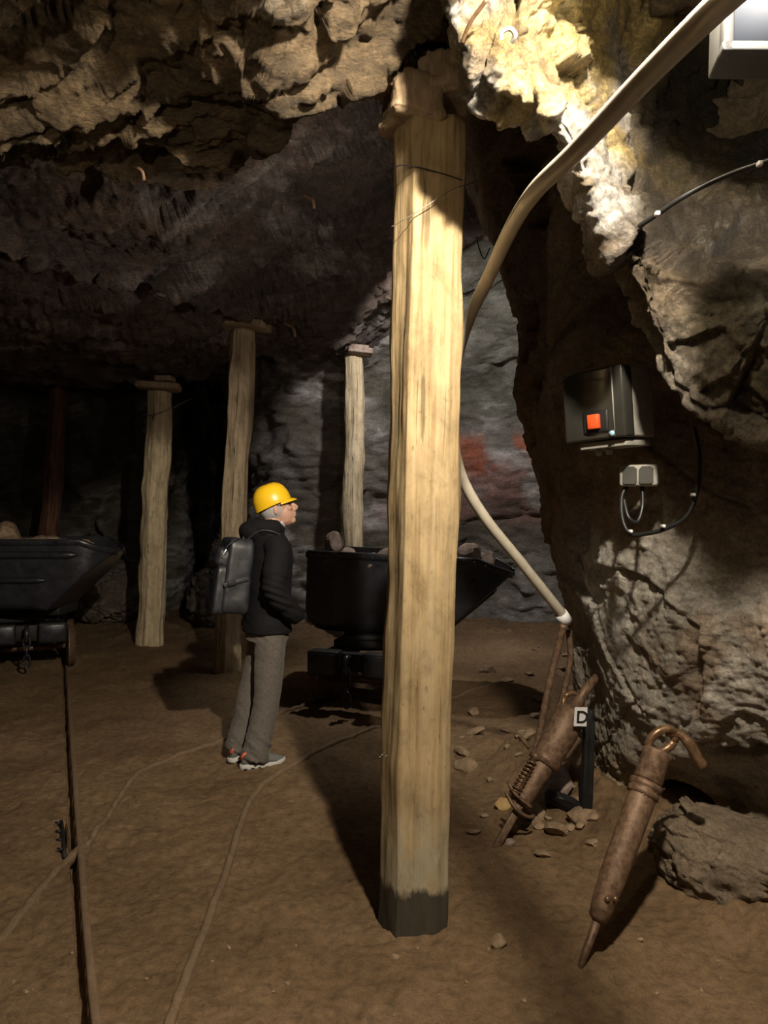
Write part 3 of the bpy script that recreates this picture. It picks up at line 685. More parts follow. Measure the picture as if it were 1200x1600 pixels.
# ------------------------------------------------------------------ tub carts
def tub_parts(root, z0, yaw, pitch=0, ribs=True):
    st = []
    T = Matrix.Translation((0, 0, z0)) @ Matrix.Rotation(yaw, 4, 'Z') @ Matrix.Rotation(pitch, 4, 'Y')
    xs = [-.86, -.855, -.83, -.78, -.70, -.5, -.2, .1, .28, .36, .48, .6, .70, .78, .84, .875]
    def zb(x):
        if x < -.70: u = (-.70-x)/.16; return .13*(1-math.sqrt(max(0, 1-u*u)))
        if x < .28: return 0
        return (x-.28)/(.875-.28)*.56
    def zt(x): return .69 if x < .60 else .69-(x-.60)/.275*.115
    def hw(x): return .43 if x < .50 else .43-.31*((x-.50)/.375)**3
    def ring(x, inset):
        w_, b_, t_ = hw(x)-inset, min(zb(x)+inset, zt(x)-.015), zt(x)
        r = min(.10 if x < .25 else .035, max(.01, (t_-b_)*.3))
        pts = [(-w_, t_), (-w_, b_+r)]
        for k in range(1, 5): a = math.pi*k/8; pts.append((-w_+r-r*math.cos(a), b_+r-r*math.sin(a)))
        for k in range(4, 0, -1): a = math.pi*k/8; pts.append((w_-r+r*math.cos(a), b_+r-r*math.sin(a)))
        pts += [(w_, b_+r), (w_, t_)]
        return pts
    bm = bmesh.new(); outer = [[bm.verts.new(T @ Vector((x, y, z))) for y, z in ring(x, 0)] for x in xs]
    xi = [min(max(x, -.84), .84) for x in xs]
    inner = [[bm.verts.new(T @ Vector((x2, y, z))) for y, z in ring(x2, .018)] for x2 in xi]
    n = len(outer[0])
    for A in (outer, inner):
        for a, b in zip(A, A[1:]):
            for k in range(n-1): bm.faces.new((a[k], a[k+1], b[k+1], b[k]))
    bm.faces.new(outer[0]); bm.faces.new(outer[-1]); bm.faces.new(inner[0]); bm.faces.new(inner[-1])
    for i in range(len(xs)-1):
        for k in (0, n-1): bm.faces.new((outer[i][k], outer[i+1][k], inner[i+1][k], inner[i][k]))
    tub = obj('tub', bm, M_black, root); tub.data.set_sharp_from_angle(angle=R(28))
    # rim band
    for s in (-1, 1):
        P = [T @ Vector((x, s*(hw(x)+.008), zt(x)-.02)) for x in xs[1:]]
        bm = bmesh.new(); rings = []
        for x in xs[1:]:
            rings.append([bm.verts.new(T @ Vector((x, s*(hw(x)+a), zt(x)+b))) for a, b in ((-.004, -.055), (.014, -.052), (.016, -.004), (.010, .008), (-.020, .008), (-.022, -.004))])
        skin_rings(bm, rings); rm = obj('rim', bm, M_black, root)
        if s < 0:
            for x in np.linspace(-.8, .84, 20):
                bm = bmesh.new(); ell(bm, T @ Vector((x, s*(hw(x)+.015), zt(x)-.030)), (.011, .009, .011), 8, 6); obj('rivet', bm, M_black, root)
    bm = bmesh.new(); box(bm, T @ Vector((-.865, 0, .66)), (.02, .86, .05), Matrix.Rotation(yaw, 3, 'Z')); obj('rim', bm, M_black, root)
    if ribs:
        for z, x0, x1, h in ((.545, -.74, .58, .035), (.30, -.74, .28, .03)):
            bm = bmesh.new()
            tube(bm, [T @ Vector((x, -.43-(.0 if x < .5 else -.02*(x-.5)/.1), z)) for x in (x0-.04, x0, x0+.06, 0, x1-.08, x1-.02, x1+.03)], [(.004, .004), (.034, h*.7), (.05, h*1.1), (.05, h*1.1), (.05, h*1.1), (.034, h*.7), (.003, .003)], 14)
            obj('pressed_rib', bm, M_black, root)
    else:
        for y in (-.14, .14):
            obj('front_rib', tb([T @ Vector((.36, y, .07)), T @ Vector((.72, y*.9, .40))], .014, 8), M_black, root)
    return T
def chassis(root, yaw, half=.36, wr=.19, L=.62, end=-1):
    T = Matrix.Rotation(yaw, 4, 'Z')                       # local x = along the track
    rot = T.to_3x3()
    for s in (-1, 1): obj('side_beam', bx(T @ Vector((0, s*(half-.10), .40)), (L*2, .07, .13), rot, .008), M_blackm, root)
    for s in (-1, 1): obj('cross_beam', bx(T @ Vector((s*(L-.03), 0, .40)), (.09, half*2-.06, .15), rot, .01), M_blackm, root)
    obj('turntable', bx(T @ Vector((0, 0, .50)), (.7, half*1.5, .06), rot, .01), M_blackm, root)
    for s in (-1, 1):
        for q in (-1, 1):
            b_ = obj('buffer', bx(T @ Vector((s*(L+.05), q*.23, .40)), (.14, .26, .20), rot, .018, 3), M_blackm, root)
            bm = bmesh.new(); box(bm, T @ Vector((s*(L+.124), q*.23, .40)), (.012, .22, .16), rot, .004); obj('buffer_plate', bm, M_black, b_)
    for s in (-1, 1):
        obj('axle', tb([T @ Vector((s*.32, -half-.03, wr)), T @ Vector((s*.32, half+.03, wr))], .028, 12), M_rust, root)
        for q in (-1, 1):
            c = Vector((s*.32, q*half, wr)); bm = bmesh.new()
            prof_ = [(-.035, .05), (-.035, .14), (-.02, wr-.02), (-.02, wr+.022), (-.005, wr+.022), (.004, wr), (.045, wr-.006), (.045, wr-.035), (.012, wr-.05), (.012, .07), (.05, .05), (.05, .02)]
            rings = [[bm.verts.new(T @ (c+Vector((r*math.cos(2*math.pi*k/32), q*a, r*math.sin(2*math.pi*k/32))))) for k in range(32)] for a, r in prof_]
            skin_rings(bm, rings); obj('wheel', bm, M_rust, root)
    # coupling hook and chain at the camera end
    for s in (end,):
        x0 = s*(L+.12)
        hk_ = [T @ Vector(v) for v in ((x0, 0, .46), (x0+s*.06, 0, .47), (x0+s*.10, 0, .42), (x0+s*.08, 0, .36), (x0+s*.03, 0, .35))]
        obj('coupling_hook', tb(spline(hk_, 6), .024, 10), M_black, root)
        z = .36
        for k in range(3):
            bm = bmesh.new(); pts = []
            for j in range(17):
                a = 2*math.pi*j/16; u, v = .030*math.cos(a), .062*math.sin(a)
                pts.append(T @ (Vector((x0+s*.06, u, z-.03+v)) if k % 2 == 0 else Vector((x0+s*.06+u, 0, z-.03+v))))
            tube(bm, pts, .011, 8); obj('chain_link', bm, M_black, root); z -= .092

# left cart
tl = Vector((-2.33, 5.44, 0)).normalized(); nl = Vector((tl.y, -tl.x, 0))
wp = gnd(110, 1040)
c1 = Vector((wp.x, wp.y, 0))-nl*.40+tl*.40
cl = thing('mine_cart', 'black riveted tipping mine cart full of rubble at the left edge', 'mine cart', c1)
cl['group'] = 'tipping mine carts'
chassis(cl, math.atan2(tl.y, tl.x), .40, .20)
tipL = at(188, 862, 7.85); zoff = .64
dv = Vector((tipL.x-.875, tipL.y+.0, 0))-c1; yawL = R(2)
sub = bpy.data.objects.new('tub_mount', None)
cl_T = Matrix.Translation((dv.x, dv.y, 0))
def tub_at(root, dx, dy, z0, yaw, pitch, ribs):
    before = set(COL.objects); T = tub_parts(root, z0, yaw, pitch, ribs)
    for o in set(COL.objects)-before:
        o.data.transform(Matrix.Translation((dx, dy, 0)))
    return Matrix.Translation(root.location) @ Matrix.Translation((dx, dy, 0)) @ T
TL = tub_at(cl, dv.x, dv.y, zoff, yawL, 0, True)
obj('pedestal', bx((dv.x*.4, dv.y*.4, .60), (.8, .5, .12), None, .02), M_blackm, cl)

# right cart
tr = Vector((.30, .95, 0)).normalized()
hook = at(538, 1010, 6.05)
c2 = Vector((hook.x, hook.y, 0))+tr*.68+Vector((.06, 0, 0))
cr = thing('mine_cart', 'black tipping mine cart behind the foreground post, loaded with stones', 'mine cart', c2)
cr['group'] = 'tipping mine carts'
chassis(cr, math.atan2(tr.y, tr.x), .38, .20)
cen = Vector((at(483, 868, 6.65).x+.90, 6.62+.22, 0)); dv2 = cen-c2
TR = tub_at(cr, dv2.x, dv2.y, .545, R(-13), R(2.0), False)
obj('pedestal', bx((.1, .05, .50), (.8, .6, .14), None, .02), M_blackm, cr)

# stones in the tubs
def stone(c, r, seed, mat, label, group=None, flat=.75, name='stone', parent=None):
    bm = bmesh.new(); bmesh.ops.create_icosphere(bm, subdivisions=3, radius=1)
    P = np.array([v.co[:] for v in bm.verts]); rs = random.Random(seed)
    pl = [Vector((rs.uniform(-1, 1), rs.uniform(-1, 1), rs.uniform(-1, 1))).normalized() for _ in range(11)]
    for n_ in pl:                                            # chop flat faces
        n_ = np.array(n_); h = rs.uniform(.55, .85); d = P @ n_; P = P-np.clip(d-h, 0, None)[:, None]*n_
    P = P*(1+.05*fbm(P*2+seed, 3, seed)[:, None])
    sx = (r*rs.uniform(.9, 1.35), r*rs.uniform(.8, 1.1), r*flat*rs.uniform(.8, 1.15))
    for v, p in zip(bm.verts, P): v.co = Vector((p[0]*sx[0], p[1]*sx[1], p[2]*sx[2]))
    bmesh.ops.transform(bm, matrix=Euler((rs.uniform(-.4, .4), rs.uniform(-.4, .4), rs.uniform(0, 6))).to_matrix().to_4x4(), verts=bm.verts[:])
    o = obj(name, bm, mat, parent, False); o.location = c
    if label: prop(o, label, 'stone', group)
    return o
rs = random.Random(4)
def fill(T, name, lab, grp, n, sd, zr, mat):
    for i in range(n):
        x = -.72+1.38*((i*.618) % 1); y = -.36+.72*((i*.382+.11*(i % 5)) % 1); r = rs.uniform(.07, .15)
        if x > .45: y *= .6
        z = .60-(abs(x+.1)*.06)+rs.uniform(-.03, .05)
        stone(T @ Vector((x, y, z)), r, sd+i, mat, lab, grp, zr, 'ore_stone')
fill(TR, 'ore', 'greyish pink stone in the load of the right mine cart', 'stones in the right cart', 44, 100, .75, M_stone)
fill(TL, 'ore', 'brown stone in the load of the left mine cart', 'stones in the left cart', 44, 300, .6, M_stone2)
for T, nm, mt in ((TL, 'brown rubble bed filling the left mine cart', M_stone2), (TR, 'grey rubble bed filling the right mine cart', M_stone)):
    xs = np.linspace(-.82, .62, 60); ys = np.linspace(-.40, .40, 36); X, Y = np.meshgrid(xs, ys, indexing='ij'); Q = np.stack([X.ravel()*6, Y.ravel()*6, X.ravel()*0], 1)
    v, e = facets(Q, 7, .5); Z = .56+.05*v
    Y2 = Y.ravel()*np.where(X.ravel() > .5, 1-(X.ravel()-.5)*1.5, 1)
    V = np.stack([X.ravel(), Y2, Z], 1); V = np.array([list(T @ Vector(p)) for p in V])
    o = obj('rubble_bed', mesh_np('rubble_bed', V, grid_faces(60, 36)), mt); prop(o, nm, 'rubble', None, 'stuff')
stone(at(520, 853, 6.75), .10, 555, M_stone, 'pointed upright stone at the left end of the right cart load', None, 1.5)
stone(at(12, 838, 7.9), .17, 556, M_stone2, 'large rounded stone on top of the left cart load', None, .8)
stone(at(735, 874, 6.45), .14, 557, M_stone, 'large pale stone in the beak of the right cart, left one', None, .95)
stone(at(762, 876, 6.5), .09, 558, M_stone, 'smaller pale stone in the beak of the right cart, next to its tip', None, .9)

# ------------------------------------------------------------------ floor stones
def fstone(px, py, r, sd, mat, lab, grp=None, flat=.75, sink=.35):
    g = gnd(px, py); z = fz(g.x, g.y); g = gnd(px, py, z) ; g.z = fz(g.x, g.y)+r*flat*(1-sink)*.7
    return stone(g, r, sd, mat, lab, grp, flat)
fstone(780, 1478, .030, 1, M_stone2, 'fist sized pale stone alone on the floor right of the post foot')
fstone(617, 1497, .014, 2, M_stone2, 'tiny dark stone on the floor just below the post foot')
fstone(730, 1195, .085, 3, M_stone2, 'round half buried stone on the floor close to the right side of the post', None, .7, .8)
fstone(785, 1262, .055, 4, M_stoney, 'yellowish ochre stone left of the drill chisel')
fstone(765, 1222, .026, 5, M_stone2, 'small pale stone left of the leaning drill')
fstone(757, 1275, .030, 6, M_stone2, 'flat small stone lower left of the ochre stone', None, .4)
fstone(800, 1300, .050, 7, M_stone2, 'brown stone beside the tip of the drill chisel')
fstone(740, 1302, .04, 8, M_stone2, 'low stone left of the drill chisel tip', None, .5)
fstone(795, 1320, .028, 9, M_white if False else M_stone, 'whitish small stone at the chisel tip')
fstone(850, 1335, .045, 10, M_stone2, 'flat grey stone lying on the dirt below the rubble', None, .35)
fstone(835, 1272, .07, 11, M_stone2, 'brown stone in the rubble just right of the chisel', None, .6)
fstone(870, 1225, .13, 12, M_stone, 'large pale boulder leaning behind the drill barrel', None, .8)
fstone(905, 1262, .07, 13, M_stone2, 'rounded grey brown stone at the foot of the right wall', None, .8)
fstone(870, 1300, .08, 14, M_stone2, 'long low stone at the right end of the rubble', None, .45)
fstone(880, 1262, .10, 15, M_blackm, 'dark stone wedged at the foot of the right wall', None, .6)
fstone(1000, 1470, .012, 16, M_stone2, 'tiny pale pebble right of the long drill shaft')
fstone(820, 1245, .05, 17, M_stone2, 'small stone behind the drill chisel', None, .7)
for i in range(46):
    px, py = rs.uniform(720, 905), rs.uniform(985, 1185)
    if px < 790 and rs.random() < .6: continue
    fstone(px, py, rs.uniform(.02, .075), 700+i, M_stone2, 'brown stone among the scattered rubble in front of the back wall', 'scattered stones before the back wall', rs.uniform(.3, .6))
for i in range(46):
    px, py = rs.uniform(20, 1150), rs.uniform(1240, 1590)
    fstone(px, py, rs.uniform(.003, .010), 800+i, M_stone2, 'tiny pebble lying loose on the near dirt floor', 'loose pebbles on the near floor', .7)
for i in range(26):
    px, py = rs.uniform(790, 930), rs.uniform(1230, 1310)
    fstone(px, py, rs.uniform(.012, .035), 900+i, M_stone2, 'small brown stone in the rubble at the foot of the right wall', 'rubble at the foot of the right wall', .6)
# big blocks
def boulder(c, s, rot, seed, col, label, amp=.12, mat=M_wallr):
    bm = bmesh.new(); bmesh.ops.create_icosphere(bm, subdivisions=6, radius=1); P = np.array([v.co[:] for v in bm.verts])
    q = np.sign(P)*np.abs(P)**.75
    v, e = facets(q*1.6+seed, seed, .8); v2, _ = facets(q*5+seed, seed+3, .8)
    P = q*(1+amp*v+amp*.35*v2+amp*.3*fbm(q*6, 4, seed))[:, None]
    for vv, p in zip(bm.verts, P): vv.co = p
    M = Matrix.Translation(Vector(c)) @ Euler([R(a) for a in rot]).to_matrix().to_4x4() @ Matrix.Diagonal((*s, 1)); bmesh.ops.transform(bm, matrix=M, verts=bm.verts[:])
    o = obj('boulder', bm, mat); V = np.array([v.co[:] for v in o.data.vertices]); setcol(o.data, colfun(col, [a*1.25 for a in col], [a*1.8 for a in col], .3, seed)(V, None))
    return prop(o, label, 'boulder')
boulder(at(1170, 1362, 3.22), (.38, .26, .19), (0, 16, -22), 5, (.26, .20, .14), 'large brown rock block jutting out under the right wall at the right edge')
boulder((-2.3, 10.9, .35), (.45, .5, .45), (0, 0, 20), 9, (.12, .10, .08), 'dark boulder between the pale log prop and the thick prop', .15, M_back)
boulder((-2.0, 11.0, .9), (.4, .5, .4), (10, 0, 50), 12, (.12, .10, .08), 'upper dark boulder between the pale log prop and the thick prop', .15, M_back)
boulder((-3.9, 11.2, .4), (.6, .5, .45), (0, 0, 70), 14, (.12, .10, .08), 'dark boulder in the shade between the left cart and the pale log prop', .15, M_back)

# ------------------------------------------------------------------ rock drills
def prof_tube(a, b, prof_, seg=28):
    a, b = Vector(a), Vector(b); bm = bmesh.new(); tube(bm, [a.lerp(b, t) for t, r in prof_], [r for t, r in prof_], seg); return bm
d0 = gnd(905, 1516); d0.z = fz(d0.x, d0.y)-.01
d1 = at(1029, 1172, 2.98)
dr = thing('pneumatic_drill', 'rusty brown pneumatic drill with a ring handle leaning on the right wall', 'drill', d0)
def L_(p): return Vector(p)-d0
ax = (d1-d0)
A = lambda t: ax*t
obj('chisel', prof_tube(A(0), A(.27), [(0, .004), (.05, .011), (.3, .014), (1, .016)], 10), M_rust, dr)
obj('barrel', prof_tube(A(.20), A(.84), [(0, .014), (.03, .034), (.10, .040), (.28, .0475), (.30, .049), (.62, .051), (.98, .054), (1, .05)]), M_rust, dr)
obj('collar', prof_tube(A(.77), A(.84), [(0, .050), (.08, .060), (.42, .060), (.5, .053), (.58, .062), (.95, .062), (1, .052)]), M_rust, dr)
obj('head', prof_tube(A(.84), A(.99), [(0, .050), (.06, .056), (.8, .052), (.9, .058), (1, .055)]), M_rust, dr)
for t, s_ in ((.33, -.048), (.33, .05), (.80, -.058)):
    bm = bmesh.new(); c = A(t)+Vector((s_*.3, -.05, .0)); ell(bm, c, (.010, .008, .010), 10, 8); obj('bolt', bm, M_rust2, dr)
top = A(1.0); an = ax.normalized(); sx_ = Vector((.93, .2, -.1)).normalized()
# ring handle
pts = []
for k in range(21):
    a = 2*math.pi*k/20; pts.append(top+an*.040+sx_*.052*math.cos(a)*1.0+(an*.9+Vector((0, -.35, .1))).normalized()*.052*math.sin(a))
obj('ring_handle', tb(pts, .0165, 12), M_rust2, dr)
g0 = top+an*.055+sx_*.045
obj('grip', tb(spline([g0+Vector((-.03, 0, .022)), g0+Vector((.02, -.01, .015)), g0+Vector((.055, -.02, -.02)), g0+Vector((.085, -.03, -.075)), g0+Vector((.10, -.03, -.10))], 5), [.018]*8+[.021]*9+[.024]*4, 14), M_rust2, dr)
obj('air_inlet', tb([A(.81)+sx_*.05, A(.81)+sx_*.085], [.008, .004], 10), M_rust2, dr)

e1 = at(901, 1102, 3.95); e0 = gnd(773, 1326); e0.z = fz(e0.x, e0.y)-.01
d2 = thing('pneumatic_drill', 'stubby rock drill with spring and flat chisel, beside the letter D sign', 'drill', e0)
ax2 = e1-e0; B = lambda t: ax2*t
obj('chisel', bx(B(.17), (.036, .02, ax2.length*.36), Vector((0, 0, 1)).rotation_difference(ax2).to_matrix(), .004), M_rust, d2)
obj('front_sleeve', prof_tube(B(.30), B(.62), [(0, .035), (.1, .045), (.5, .05), (.7, .058), (1, .060)]), M_rust, d2)
obj('barrel', prof_tube(B(.56), B(.97), [(0, .060), (.04, .082), (.12, .082), (.15, .072), (.6, .082), (.9, .078), (1, .05)]), M_rust, d2)
sd = ax2.normalized().cross(Vector((0, 1, 0))).normalized()
if sd.x > 0: sd = -sd
spt = []
for k in range(90):
    t = k/89; a = t*2*math.pi*9; c = B(.34+.22*t)+sd*.062+Vector((0, -.03, 0)); o1 = sd; o2 = ax2.normalized().cross(sd)
    spt.append(c+o1*.022*math.cos(a)+o2*.022*math.sin(a))
obj('spring', tb(spt, .0042, 6), M_rust2, d2)
obj('side_tube', prof_tube(B(.30)+sd*.055, B(.60)+sd*.062+Vector((0, -.03, 0)), [(0, .012), (.05, .024), (.2, .024), (.22, .013), (.9, .013), (.92, .026), (1, .026)], 14), M_rust, d2)
obj('retainer_fork', tb(spline([B(.30)+sd*.09, B(.27)+sd*.03+Vector((0, -.04, 0)), B(.27)-sd*.05+Vector((0, -.03, 0)), B(.29)-sd*.085], 6), .009, 10), M_rust, d2)
obj('retainer_fork', tb(spline([B(.36)+sd*.11, B(.335)+sd*.06+Vector((0, -.04, 0)), B(.33)-sd*.04+Vector((0, -.04, 0))], 6), .008, 10), M_rust, d2)
for k in range(6):
    bm = bmesh.new(); ell(bm, B(.77+.018*(k//3))+sd*(-.02+.02*(k % 3))+Vector((0, -.075, 0)), (.007, .005, .007), 8, 6); obj('bolt', bm, M_rust2, d2)
obj('trigger_lever', tb(spline([B(.60)+sd*.10, B(.62)+sd*.17, B(.60)+sd*.19], 5), .012, 8), M_rust, d2)
bm = bmesh.new(); pts = [B(.97)+sd*(.02+.055*math.cos(2*math.pi*k/16))+ax2.normalized()*(.02+.055*math.sin(2*math.pi*k/16)) for k in range(17)]; tube(bm, pts, .013, 10); obj('ring_handle', bm, M_rust2, d2)
obj('handle_shaft', tb([B(.95), B(1.10), B(1.22)+Vector((.02, 0, .0))], [.032, .026, .02], 12), M_rust, d2)
wire('drill_rod', [at(881, 976, 3.98), at(862, 1052, 4.0), at(846, 1130, 4.0), at(832, 1200, 3.98), at(822, 1240, 3.96), at(812, 1262, 3.95)], .019, M_rust, 'long brown steel rod standing left of the stubby drill under the hose end', 'rod', 12)
wire('drill_hose', [at(889, 985, 4.1), at(891, 1030, 4.12), at(880, 1085, 4.12), at(864, 1135, 4.1), at(845, 1180, 4.05), at(826, 1225, 4.0)], .017, M_rust, 'second brown curved rod between the straight rod and the rock wall', 'rod', 12)

# dark bar added for the shaded gap in the wall, and letter sign
st = chunk('shade_bar', (0, 0, 0), (.055, .06, .50), M_blackm, None, (0, 0, 0), 3, .12, 5); st.location = at(918, 1188, 3.95); st.rotation_euler = (0, R(2), 0)
prop(st, 'dark upright bar standing in for the shaded gap behind the letter sign', 'shade bar')
sg = thing('letter_sign', 'small white card with the black letter D beside the stubby drill', 'sign', at(907, 1120, 3.80))
sg.rotation_euler = (R(2), R(3), R(8))
obj('card', bx((0, 0, 0), (.066, .004, .094)), M_white, sg, False)
fc_ = bpy.data.curves.new('letter', 'FONT'); fc_.body = 'D'; fc_.size = .085; fc_.extrude = .0008; fc_.align_x = 'CENTER'; fc_.align_y = 'CENTER'; fc_.offset = .0018
to = bpy.data.objects.new('tmp', fc_); COL.objects.link(to); dg = bpy.context.evaluated_depsgraph_get(); tm = bpy.data.meshes.new_from_object(to.evaluated_get(dg)); bpy.data.objects.remove(to)
lt = obj('letter', tm, M_ink, sg, False); lt.location = (.008, -.0032, -.004); lt.rotation_euler = (R(90), 0, 0)

# ------------------------------------------------------------------ person
TH = R(24)
PR = Vector((-.755, 4.95, 0))
ps = thing('person', 'person in a yellow helmet, black hooded jacket and grey trousers standing and looking up', 'person', PR, TH)
def cloth(name, c, rough=.85, sheen=.2, sc=60, spec=.3):
    m, nt, b = newmat(name); n = tex(nt, coords(nt), sc, 4, .6)
    nt.links.new(mix(nt, 1, c, ramp(nt, n, [(.3, .8), (.7, 1.2)]), 'MULTIPLY'), b.inputs['Base Color'])
    b.inputs['Roughness'].default_value = rough; b.inputs['Sheen Weight'].default_value = sheen; b.inputs['Specular IOR Level'].default_value = spec; bump(nt, b, n, .1, .002); return m
M_jack = cloth('black_softshell', (.0065, .0065, .009), .85, .0); M_trou = cloth('grey_trouser_cloth', (.125, .110, .098), .8, .1)
M_skin = plain('skin', (.56, .33, .25), .5, 0, .08, 30, .05, .001); M_skin.node_tree.nodes['Principled BSDF'].inputs['Subsurface Weight'].default_value = .1
M_skin.node_tree.nodes['Principled BSDF'].inputs['Subsurface Radius'].default_value = (.01, .004, .002)
M_hair = plain('grey_hair', (.42, .41, .43), .7, 0, .3, 120, .5, .003)
M_helm = plain('yellow_helmet_plastic', (.92, .57, .018), .32, 0, .03, 8, 0, 0, .5)
M_pack = plain('dark_grey_pack_fabric', (.024, .026, .033), .45, 0, .2, 30, .2, .004, .6)
M_shoe = plain('grey_mesh_shoe', (.14, .14, .135), .8, 0, .3, 90, .3, .002); M_sole = plain('pale_rubber_sole', (.52, .52, .50), .6, 0, .1, 30, .1)
M_orange = plain('coral_tab', (.85, .16, .09), .6, 0, .1, 20, 0); M_shirt = plain('white_shirt', (.7, .7, .75), .8, 0, .1, 20, 0)
M_metal = plain('bright_zip_metal', (.8, .8, .85), .2, .9, .05, 20, 0)

# body: head (tilted up), neck, trunk, arms with hands in the pockets, legs
HC = Vector((.078, 0, 1.622)); HR = Euler((0, R(-16), R(-22))).to_matrix()*1.06
def H(x, y, z): return HC+HR @ Vector((x, y, z))
bm = bmesh.new()
ell(bm, H(-.012, 0, .035), (.098, .077, .095), 28, 20, HR)              # skull
ell(bm, H(.022, 0, -.030), (.066, .058, .088), 24, 16, HR)              # face
ell(bm, H(.058, 0, -.092), (.026, .026, .022), 16, 12, HR)              # chin
ell(bm, H(.02, 0, -.080), (.052, .050, .030), 16, 12, HR)               # jaw
tube(bm, [H(.078, 0, .022), H(.094, 0, .002), H(.110, 0, -.020), H(.106, 0, -.030), H(.085, 0, -.034)], [(.008, .008), (.010, .010), (.013, .012), (.013, .011), (.010, .008)], 12)   # nose
ell(bm, H(.084, 0, -.054), (.013, .024, .007), 14, 10, HR); ell(bm, H(.080, 0, -.068), (.013, .022, .008), 14, 10, HR)
for s in (-1, 1):
    ell(bm, H(.076, s*.030, .030), (.014, .022, .008), 12, 8, HR)       # brow
    ell(bm, H(.066, s*.034, -.016), (.022, .022, .016), 12, 8, HR)      # cheek
    ell(bm, H(-.012, s*.078, -.005), (.019, .008, .032), 12, 10, HR)    # ear
tube(bm, [H(-.015, 0, -.02), (.035, 0, 1.53), (.015, 0, 1.44), (.01, 0, 1.36)], [(.055, .055), (.056, .056), (.062, .062), (.09, .09)], 20)
erings(bm, [(0, 0, .84, .11, .155), (0, 0, 1.0, .105, .145), (.01, 0, 1.2, .115, .165), (.02, 0, 1.36, .105, .175), (.015, 0, 1.43, .07, .12)], 28)
for s in (-1, 1):
    sh = Vector((.02, s*.185, 1.385)); el = Vector((-.03, s*.27, 1.13)); wr_ = Vector((.115, s*.19, .955)); 
    tube(bm, spline([sh, el, wr_], 5), [.05]*2+[.045]*4+[.038]*3+[.03]*2, 16)
    pm = Vector((.095, s*.145, .93)); tube(bm, [wr_, pm, Vector((.085, s*.12, .90))], [(.028, .024), (.042, .018), (.038, .015)], 12)
    for j in range(4):
        q = Vector((.07+.012*j, s*(.12-.006*j), .893+.010*(j-1.5))); L = (.07, .078, .073, .058)[j]
        tube(bm, spline([q, q+Vector((0, -s*.01, -.4*L)), q+Vector((-.012, -s*.02, -.8*L))], 3), .0075, 8)
    tube(bm, spline([Vector((.10, s*.14, .945)), Vector((.10, s*.11, .935)), Vector((.095, s*.095, .91))], 3), .009, 8)
    f0 = Vector((-.09, -.10, 0)) if s < 0 else Vector((-.155, .10, 0))
    tube(bm, spline([Vector((0, s*.085, .86)), Vector((-.02 if s < 0 else -.03, s*.095, .47)), f0+Vector((0, 0, .10))], 6), [.085]*3+[.07]*3+[.055]*3+[.045]*4, 18)
    fd = Vector((1, 0, 0)) if s < 0 else Vector((math.cos(R(40)), math.sin(R(40)), 0))
    tube(bm, [f0-fd*.03+Vector((0, 0, .05)), f0+fd*.05+Vector((0, 0, .045)), f0+fd*.14+Vector((0, 0, .032))], [(.03, .03), (.036, .028), (.03, .018)], 12)
body = obj('body', remesh(bm, .0055, 3), M_skin, ps)
body['label'] = 'face in profile, looking up to the right'
for s in (-1, 1):
    bm = bmesh.new(); ell(bm, H(.0745, s*.031, .012), (.011, .011, .009), 12, 8); obj('eye', bm, M_ink, ps)
# glasses
gl = obj('glasses', bmesh.new(), M_ink, ps); bm = bmesh.new()
for s in (-1, 1):
    tube(bm, [H(.092-.012*math.cos(0), s*.034+.024*math.cos(2*math.pi*k/16), .010+.017*math.sin(2*math.pi*k/16)) for k in range(17)], .0022, 6)
    tube(bm, [H(.082, s*.056, .014), H(.04, s*.072, .016), H(-.02, s*.082, .014)], .0022, 6)
tube(bm, [H(.084, -.012, .014), H(.088, 0, .016), H(.084, .012, .014)], .0022, 6)
bm.to_mesh(gl.data); bm.free()
# hair at the temples and the back below the helmet
bm = bmesh.new()
ell(bm, H(-.030, 0, .010), (.088, .083, .085), 32, 22, HR)
bmesh.ops.bisect_plane(bm, geom=bm.verts[:]+bm.edges[:]+bm.faces[:], plane_co=H(.030, 0, 0), plane_no=HR @ Vector((1, 0, -.45)), clear_outer=True)
hr = obj('hair', displace(remesh(bm, .006, 1), lambda P: .004*noise(P*90, 2)) , M_hair, ps) if False else None
if hr is None:
    me = bpy.data.meshes.new('hair'); bm.to_mesh(me); bm.free(); displace(me, lambda P: .003*noise(P*np.array((120, 120, 40)), 2)+.001); hr = obj('hair', me, M_hair, ps)
# helmet
HM = Matrix.Translation(H(-.022, 0, .050)) @ HR.to_4x4() @ Matrix.Rotation(R(-4), 4, 'Y')
bm = bmesh.new(); seg = 48; rings = []
for ph in np.linspace(0, 1, 16):
    a = ph*math.pi/2; ring = []
    for k in range(seg):
        t = 2*math.pi*k/seg; r = math.cos(a)**.75
        x = .116*math.cos(t)*r; y = .099*math.sin(t)*r; z = .112*math.sin(a)
        if ph == 0: z -= .020*(1-math.cos(t))*.5+.012
        ridge = .004*math.exp(-(y/.012)**2) if x < .1 else 0
        ring.append(bm.verts.new((x-.004, y, z+ridge)))
    rings.append(ring)
